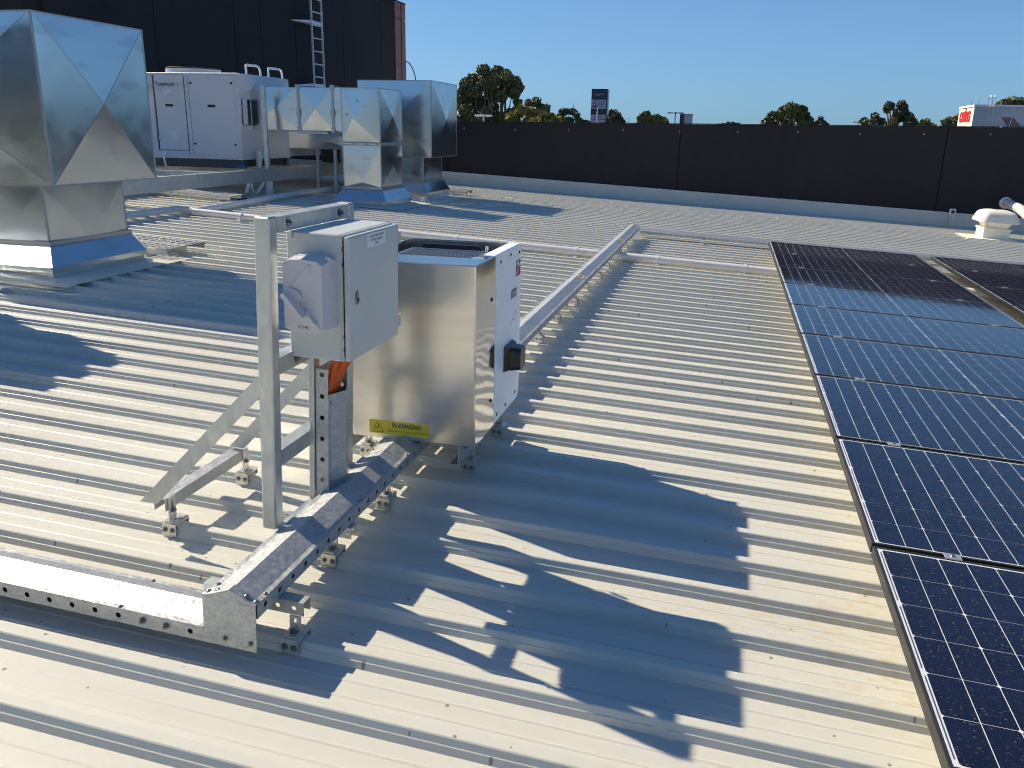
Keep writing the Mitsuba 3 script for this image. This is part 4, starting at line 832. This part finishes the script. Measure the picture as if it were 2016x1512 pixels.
# ------------------------------------------------------------------ trees
def tree(label, leafm, at_, s, crown, n_leaf, size, group=None, trunks=((0, 0),), seed=1, cat='tree', name='tree', flat=1.0, zg=-8.0):
    """crown: clumps (dx, dz, r) in units of s metres round the point at_; every clump gets its own depth"""
    g = np.random.default_rng(seed); k = thing(name, label, cat, group)
    X, Y, Z = at_; vs, fs = [], []; cents = []
    wid = max(abs(c[0]) for c in crown) * s
    for dx, dz, r in crown:
        c = np.array([X + dx * s, Y + g.uniform(-0.8, 0.8) * math.sqrt(max(0.05, 1 - min(1, abs(dx * s) / (wid + 1e-6)) ** 2)) * wid * 0.8, Z + dz * s]); R = r * s
        cents.append((c, R))
        m = max(40, int(n_leaf * r * r))
        d = g.normal(size=(m, 3)); d /= np.linalg.norm(d, axis=1, keepdims=True)
        rr = R * (0.55 + 0.45 * g.random(m) ** 0.5) * (0.78 + 0.34 * meshkit.noise(d * 2.1 + c[None] * 0.37, seed))
        q = c + d * rr[:, None] * [1, 1, 0.82 * flat]
        a = g.normal(size=(m, 3)); a /= np.linalg.norm(a, axis=1, keepdims=True)
        b = np.cross(a, d + 0.6 * g.normal(size=(m, 3))); b /= np.linalg.norm(b, axis=1, keepdims=True) + 1e-9
        h = size * (0.6 + 0.8 * g.random(m))[:, None]
        o = len(vs) * 4 if False else sum(len(x) for x in vs)
        vv = np.stack([q - a * h, q + b * h * 0.55, q + a * h, q - b * h * 0.55], 1).reshape(-1, 3)
        i = np.arange(m)[:, None] * 4 + o
        fs.append(np.concatenate([np.hstack([i, i + 1, i + 2]), np.hstack([i, i + 2, i + 3])])); vs.append(vv)
    put(tri(np.concatenate(vs), np.concatenate(fs)), leafm, WORLD, 'crown', k)
    tm = []
    for tx, ty in trunks:
        base = np.array([X + tx * s * 0.5, Y + ty * s, zg]); mid = np.array([X + tx * s, Y + ty * s, Z + min(c[1] for c in crown) * s])
        tm.append(tube([base, base * 0.4 + mid * 0.6, mid], [0.05 * wid + .08, 0.042 * wid + .06, 0.03 * wid + .05], 7))
        for c, R in sorted(cents, key=lambda q: abs(q[0][0] - mid[0]))[:max(3, len(cents) // len(trunks))]:
            e = mid * 0.45 + c * 0.55 + [0, 0, -0.25 * R]
            tm.append(tube([mid, e, c + [0, 0, 0.2 * R]], [0.024 * wid + .035, 0.016 * wid + .025, 0.02], 5))
    put(join(tm), 'bark', WORLD, 'trunk', k)
    return k
def blob(n, w, h, r, seed, bias=0.5):
    g = np.random.default_rng(seed); out = []
    for i in range(n):
        x = g.uniform(-1, 1); top = h * math.sqrt(max(0.02, 1 - x * x))
        out.append((x * w, -h * 0.35 + (top + h * 0.35) * g.random() ** bias * 0.92, r * g.uniform(0.7, 1.25)))
    return out
BIG = [(-3, 44, 13), (8, 46, 13), (20, 40, 15), (-16, 38, 13), (-28, 28, 14), (-38, 20, 14), (-46, 8, 15), (-52, -4, 13), (-50, -18, 12), (34, 32, 14), (46, 26, 14), (54, 16, 12), (52, 4, 11), (40, 14, 14), (26, 22, 16), (10, 28, 17), (-8, 22, 17),
       (-24, 10, 17), (-36, -2, 16), (0, 8, 16), (16, 8, 14), (56, -10, 9), (58, -24, 11), (48, -30, 12), (44, -42, 14), (-40, -26, 14), (-30, -16, 13), (-26, -38, 14), (-44, -40, 14), (-12, -8, 13), (10, -18, 9), (28, -2, 12), (18, -36, 13), (32, -44, 15), (-8, -44, 13), (6, -46, 13), (52, -46, 13), (-56, -44, 12), (3, -28, 10)]
tree('big spreading olive green gum tree standing behind the left end of the parapet wall', 'leaf_olive', (-36.6, 130, 6.39), 0.0817, [(a, b, c) for a, b, c in BIG], 3.1, 0.30, trunks=((-22, 3), (-6, -2), (6, 2), (22, -3), (30, 4)), seed=3)
tree('yellow green bushy tree just right of the big gum tree', 'leaf_gold', (-22.1, 100, 2.75), 0.0629, [(a, b, c) for a, b, c in [(-40, 12, 10), (-28, 17, 10), (-14, 14, 11), (-2, 9, 11), (10, 6, 11), (22, 4, 10), (34, 0, 9), (44, -5, 8), (-50, 4, 12), (0, -8, 14), (-24, -6, 14), (20, -10, 14), (40, -14, 12), (-44, -12, 14)]], 4.0, 0.24, trunks=((-15, 0), (12, 0)), seed=5)
tree('dark tree behind the yellow bushy tree with two leafy tips', 'leaf_olive', (-25.5, 112, 4.6), 0.0703, [(-8, 4, 9), (4, 8, 9), (-4, -8, 11), (12, -2, 8), (24, -4, 8), (22, -12, 9)], 4.0, 0.26, trunks=((0, 0), (20, 0)), seed=6)
tree('small round topped tree left of the pylon sign beside the thin pole', 'leaf_dark', (-29.5, 160, 4.1), 0.1006, [(-12, 8, 7), (-4, 9, 6), (6, 9, 7), (14, 3, 6), (-16, 0, 6), (0, -8, 9), (18, -6, 6), (-12, -9, 8), (26, -10, 6)], 4.2, 0.36, trunks=((-6, 0), (4, 0), (12, 0)), seed=8)
tree('dark tree with two round heads just right of the pylon sign', 'leaf_dark', (-21.4, 160, 3.6), 0.1006, [(-2, 12, 8), (6, 8, 8), (-8, 3, 7), (0, 0, 9), (10, -2, 7), (15, 2, 4.5), (17, -3, 5), (14, -10, 5), (-12, -10, 8), (4, -12, 9)], 4.2, 0.36, trunks=((0, 0), (15, 0)), seed=9)
tree('low wide tree left of the double armed street light', 'leaf_green', (-17.7, 200, 4.5), 0.1257, [(-24, 1, 5), (-17, 6, 6), (-12, 9, 6), (-4, 4, 4), (2, 3, 6), (10, 3, 6), (18, 0, 6), (-10, -3, 8), (6, -5, 9), (22, -6, 7), (-22, -6, 7)], 4.6, 0.42, trunks=((-12, 0), (8, 0)), seed=10)
tree('wide olive green tree in the middle of the skyline right of the street light', 'leaf_green', (7.6, 130, 4.2), 0.0817, [(0, 14, 9), (10, 12, 9), (-9, 9, 9), (22, 10, 8), (28, 2, 8), (34, -6, 8), (-20, 2, 8), (-28, 0, 8), (-32, -7, 8), (-38, -12, 7), (4, 3, 10), (14, 2, 9), (24, -8, 9), (-12, -3, 8), (2, -12, 9), (36, -14, 8), (-22, -12, 8)], 4.0, 0.30, trunks=((-10, 0), (2, 2), (10, -1), (26, 0)), seed=12)
tree('small drooping dark tree right of the wide olive green tree', 'leaf_dark', (12.0, 130, 3.6), 0.0817, [(0, 4, 4), (-4, -2, 4), (5, -2, 4), (9, -6, 4), (-7, -7, 4)], 5.0, 0.26, seed=13)
tree('dark gum tree with open branches left of the white store', 'leaf_dark', (21.2, 130, 4.3), 0.0817, [(-4, 18, 8), (8, 19, 7), (14, 17, 6), (-9, 12, 6), (12, 8, 9), (20, 10, 7), (4, 6, 7), (10, -2, 9), (24, -2, 8), (30, 1, 8), (34, -7, 8), (-26, -2, 7), (-24, 3, 5), (-16, -8, 7), (-30, -8, 6), (-42, -8, 7), (-38, -12, 7), (4, -12, 10), (26, -14, 9), (40, -14, 8)], 4.0, 0.30, trunks=((-3, 0), (3, 1), (8, 0), (28, 0), (-24, 0)), seed=15)
tree('bright green shrub at the right foot of the open branched gum tree', 'leaf_gold', (25.0, 128, 3.4), 0.0805, [(0, 3, 5), (6, 5, 5), (10, -1, 5), (16, -3, 5), (-4, -4, 6)], 4.6, 0.25, seed=16)
tree('low pale hedge like tree between the gum tree and the store', 'leaf_olive', (29.4, 128, 3.1), 0.0805, [(-8, 0, 5), (0, 1, 5), (8, -1, 5), (14, -3, 5)], 4.4, 0.28, seed=17)
tree('olive tree touching the left side of the white store', 'leaf_olive', (27.6, 122, 3.9), 0.0767, [(-16, -4, 6), (-8, 0, 6), (0, 1, 6), (8, 6, 7), (16, 10, 8), (20, 2, 9), (6, -6, 8), (-12, -10, 8)], 4.2, 0.27, seed=18)
tree('dense dark green tree rising behind the white store at the picture edge', 'leaf_green', (39.5, 140, 6.0), 0.088, [(-26, 4, 7), (-16, 8, 9), (-6, 10, 10), (6, 9, 10), (18, 7, 10), (28, 5, 9), (-10, -4, 12), (10, -6, 13), (26, -8, 12), (-28, -8, 9)], 3.6, 0.30, trunks=((0, 0), (14, 0)), seed=19)
tree('far low hedge of trees right of the middle of the skyline', 'leaf_dark', (-0.3, 200, 3.6), 0.1257, [(-14, 0, 3.5), (-6, 1.5, 3.5), (2, 2, 3.5), (10, 1, 3.5), (-22, -1, 3)], 6.0, 0.40, seed=20)
tree('far low tree clump left of the pylon sign near the ground', 'leaf_dark', (-30.6, 185, 3.4), 0.116, [(-12, -2, 5), (0, 0, 5), (10, -1, 5), (18, 2, 4)], 4.6, 0.40, seed=21)

# ------------------------------------------------------------------ pylon sign
ps = thing('pylon_sign', 'tall shopping centre pylon sign with stacked tenant panels rising behind the parapet wall', 'sign')
PX0, PX1, PY = -27.19, -24.10, 170.0
k17 = 170 / 120.0
def pz(z): return 1.4685 + (z - 1.4685) * k17
put(bx(PX0, PX1, PY, PY + 2.2, -8, pz(7.16)), 'sign_navy', WORLD, 'body', ps)
put(join(bx(PX1 + 0.01, PX1 + 0.10, PY + 0.25, PY + 2.0, -8, pz(5.55)), bx(PX1 + 0.01, PX1 + 0.10, PY + 0.25, PY + 2.0, pz(5.75), pz(7.08))), 'sign_pale', WORLD, 'side_panel', ps)
rows = [(7.05, 5.86, 'sign_navy'), (5.76, 5.24, 'sign_pale'), (5.16, 4.56, 'sign_pale'), (4.50, 3.88, 'sign_navy'), (3.80, 3.25, 'sign_pale'), (3.16, 2.62, 'sign_pale')]
pans = [put(bx(PX0 + 0.05, PX1 - 0.16, PY - 0.06, PY - 0.01, pz(b), pz(a)), m, WORLD, 'tenant_panel', ps) for a, b, m in rows]
SG = dict(xa=(1, 0, 0), ya=(0, 0, 1), za=(0, -1, 0))
def sgn(s, h, cx, z, pan, m, bold=True, sq=1.0):
    t = text(s, h, bold, 0.02, sq); t.vertices[:, 0] -= t.vertices[:, 0].max() / 2
    put(t, m, axes(WORLD, (cx, PY - 0.061, z), *SG.values()), 'lettering', pan)
cx = (PX0 + PX1) / 2
put(join([prism(Polygon([(cx - 1.25, pz(6.55)), (cx - 1.0, pz(6.70)), (cx - 0.72, pz(6.48)), (cx - 0.95, pz(6.35))]), PY - 0.08, PY - 0.061, 'y'), prism(Polygon([(cx - 1.0, pz(6.40)), (cx - 0.78, pz(6.42)), (cx - 0.62, pz(6.28)), (cx - 0.92, pz(6.25))]), PY - 0.08, PY - 0.061, 'y')]), 'ink_red', WORLD, 'emblem', pans[0])
put(join(bx(cx - 0.62, cx + 1.1, PY - 0.08, PY - 0.061, pz(6.40), pz(6.52)), bx(cx - 0.62, cx + 0.05, PY - 0.08, PY - 0.061, pz(6.22), pz(6.30))), 'sign_text_dim', WORLD, 'lettering', pans[0])
def ring_poly(x, z, r0, r1): return Point(x, z).buffer(r1, 8).difference(Point(x, z).buffer(r0, 8))
put(join(prism(ring_poly(cx - 0.92, pz(5.5), 0.20, 0.31), PY - 0.08, PY - 0.061, 'y'), prism(Point(cx - 0.92, pz(5.5)).buffer(0.10, 8), PY - 0.08, PY - 0.061, 'y')), 'ink_red', WORLD, 'roundel', pans[1])
sgn('Target', 0.36, cx + 0.38, pz(5.40), pans[1], 'ink_blue')
put(prism(Polygon([(cx - 1.36, pz(4.66)), (cx - 1.16, pz(5.06)), (cx - 0.98, pz(5.06)), (cx - 1.05, pz(4.93)), (cx - 0.72, pz(5.06)), (cx - 0.15, pz(5.06)), (cx - 0.62, pz(4.90)), (cx - 0.15, pz(4.66)), (cx - 0.72, pz(4.66)), (cx - 1.08, pz(4.84)), (cx - 1.16, pz(4.66))]).buffer(0), PY - 0.08, PY - 0.061, 'y'), 'store_red', WORLD, 'initial', pans[2])
sgn('mart', 0.30, cx + 0.55, pz(4.76), pans[2], 'ink_blue')
put(join(bx(cx - 1.2, cx - 0.5, PY - 0.08, PY - 0.061, pz(4.12), pz(4.18)), prism(ring_poly(cx + 0.55, pz(4.22), 0.22, 0.30).intersection(sbox(cx + 0.4, pz(4.2), cx + 2, pz(5))), PY - 0.08, PY - 0.061, 'y')), 'sign_text_dim', WORLD, 'lettering', pans[3])
sgn('coles', 0.42, cx - 0.05, pz(3.40), pans[4], 'ink_red')

# ------------------------------------------------------------------ white store with red lettering, small blocks, lamps and poles
st = thing('store_building', 'white store building with red lettering on its sunlit left face at the far right', 'building')
SX, SY = 21.85, 90.0
SB = axes(WORLD, (SX, SY, 0), (1, 0, 0), (0.055, 1, 0), (0, 0, 1))
put(bx(0, 26, 0, 7.2, -8, 4.47), 'store_grey', SB, 'front_wall', st)
put(bx(-0.06, -0.01, 0.02, 7.2, -8, 4.40), 'cream_render', SB, 'side_wall', st, label='sunlit cream side wall with red lettering')
put(bx(-0.12, 26.1, -0.08, 7.3, 4.475, 4.66), 'ink_white', SB, 'coping', st)
sl = text('coles', 1.05, True, 0.08, 0.98); wl = sl.vertices[:, 0].max()
put(sl, 'store_red', axes(SB, (-0.062, 6.2, 3.20), (0, -5.0 / wl, 0), (0, 0, 1.15), (-1, 0, 0)), 'lettering', st)
put(join(prism([(2.35, 3.55), (3.35, 3.55), (4.15, 2.76), (3.0, 2.76)], -0.05, -0.004, 'y')), 'brown_cladding', SB, 'recess', st)
put(bx(2.2, 12, -1.6, -0.06, 2.60, 2.76), 'sign_pale', SB, 'canopy', st)
put(tube([(3.05, -0.3, 2.76), (3.2, -0.3, 3.5)], 0.03, 5), 'pole_white', SB, 'strut', st)
sl2 = thing('roof_ladder', 'thin white caged ladder standing above the roof edge of the white store', 'ladder')
put(join([bx(1.20 + a, 1.25 + a, -0.18, -0.12, 3.45, 5.45) for a in (0, 0.30)] + [bx(1.20, 1.55, -0.17, -0.13, 3.5 + i * 0.3, 3.53 + i * 0.3) for i in range(7)] + [bx(1.20, 1.24, -0.16, 0.9, 5.42, 5.47), bx(1.52, 1.56, -0.16, 0.9, 5.42, 5.47)]), 'pole_white', SB, 'rails', sl2)
put(join([bx(1.20 + a, 1.24 + a, 0.86, 0.90, 4.66, 5.45) for a in (0, 0.32)]), 'pole_grey', SB, 'guard', sl2)
an = thing('antenna', 'pair of thin aerials on the roof of the white store', 'antenna')
each([cyl((x, y, 4.6), (x, y, 5.2), 0.02, 5) for x, y in ((0.2, 3.4), (0.35, 0.7))], 'pole_grey', SB, 'mast', an)
sb_ = thing('distant_block', 'small dark and pale rooftop block right of the double armed street light', 'building')
put(bx(-8.05, -6.75, 150, 153, -8, 4.62), 'store_grey', WORLD, 'wall', sb_)
put(bx(-8.75, -8.06, 149.8, 153, -8, 4.66), 'sign_navy', WORLD, 'wall', sb_)
put(bx(-8.78, -6.7, 149.7, 153.1, 4.665, 4.74), 'store_grey', WORLD, 'roof', sb_)
def street_light(label, x, y, z, arm, m='pole_grey', heads=2):
    k = thing('street_light', label, 'street light')
    put(tube([(x, y, -8), (x, y, z)], [0.11, 0.06], 8), m, WORLD, 'pole', k)
    for sg_ in ((-1, 1) if heads == 2 else (1,)):
        put(tube([(x, y, z - 0.08), (x + sg_ * arm * 0.5, y, z), (x + sg_ * arm, y, z)], 0.045, 6), m, WORLD, 'arm', k)
        put(cbx(x + sg_ * arm - 0.32, x + sg_ * arm + 0.32, y - 0.18, y + 0.18, z - 0.10, z + 0.05, 0.03), m, WORLD, 'lamp_head', k)
    if heads == 2: put(cbx(x - 0.15, x + 0.25, y - 0.5, y + 0.1, z - 0.10, z + 0.06, 0.03), m, WORLD, 'lamp_head', k)
street_light('double armed street light standing clear against the sky right of the middle', -6.98, 110, 3.98, 0.70)
street_light('pale street light with flat heads in front of the big gum tree', -20.15, 70, 2.62, 0.40, 'pole_white')
street_light('small far street light with flat bar head left of the open branched gum tree', 19.6, 150, 3.92, 0.50)
cl_ = thing('street_light', 'curved arm street light beside the corner of the tall dark building', 'street light')
put(tube([(-22.36, 60, -8), (-22.36, 60, 4.6), (-22.42, 60, 5.1), (-22.60, 60, 5.6), (-22.85, 60, 5.95), (-23.20, 60, 6.12), (-24.2, 60, 6.14)], [.09, .05, .045, .045, .045, .045, .045], 8), 'pole_grey', WORLD, 'pole', cl_, smooth=50)
pl_ = thing('mast', 'thin dark mast with two short cross arms left of the pylon sign', 'pole')
put(join(tube([(-30.7, 170, -8), (-30.7, 170, 6.75)], [0.13, 0.05], 7), bx(-31.35, -30.75, 169.95, 170.05, 5.30, 5.38), bx(-30.65, -30.05, 169.95, 170.05, 4.78, 4.86)), 'pole_grey', WORLD, 'pole', pl_)
fp_ = thing('mast', 'white pole standing in front of the pylon sign', 'pole')
put(tube([(-13.68, 90, -8), (-13.68, 90, 3.92)], [0.06, 0.045], 7), 'pole_white', WORLD, 'pole', fp_)
for i, (x, h) in enumerate(((-34.95, 6.4), (-36.7, 5.4))):
    sp = thing('mast', ['thin far spire like mast right of the pylon sign', 'faint shorter far mast left of the spire like mast'][i], 'pole')
    put(tube([(x, 300, -8), (x, 300, h)], [0.6, 0.06], 6), 'pole_grey', WORLD, 'pole', sp)
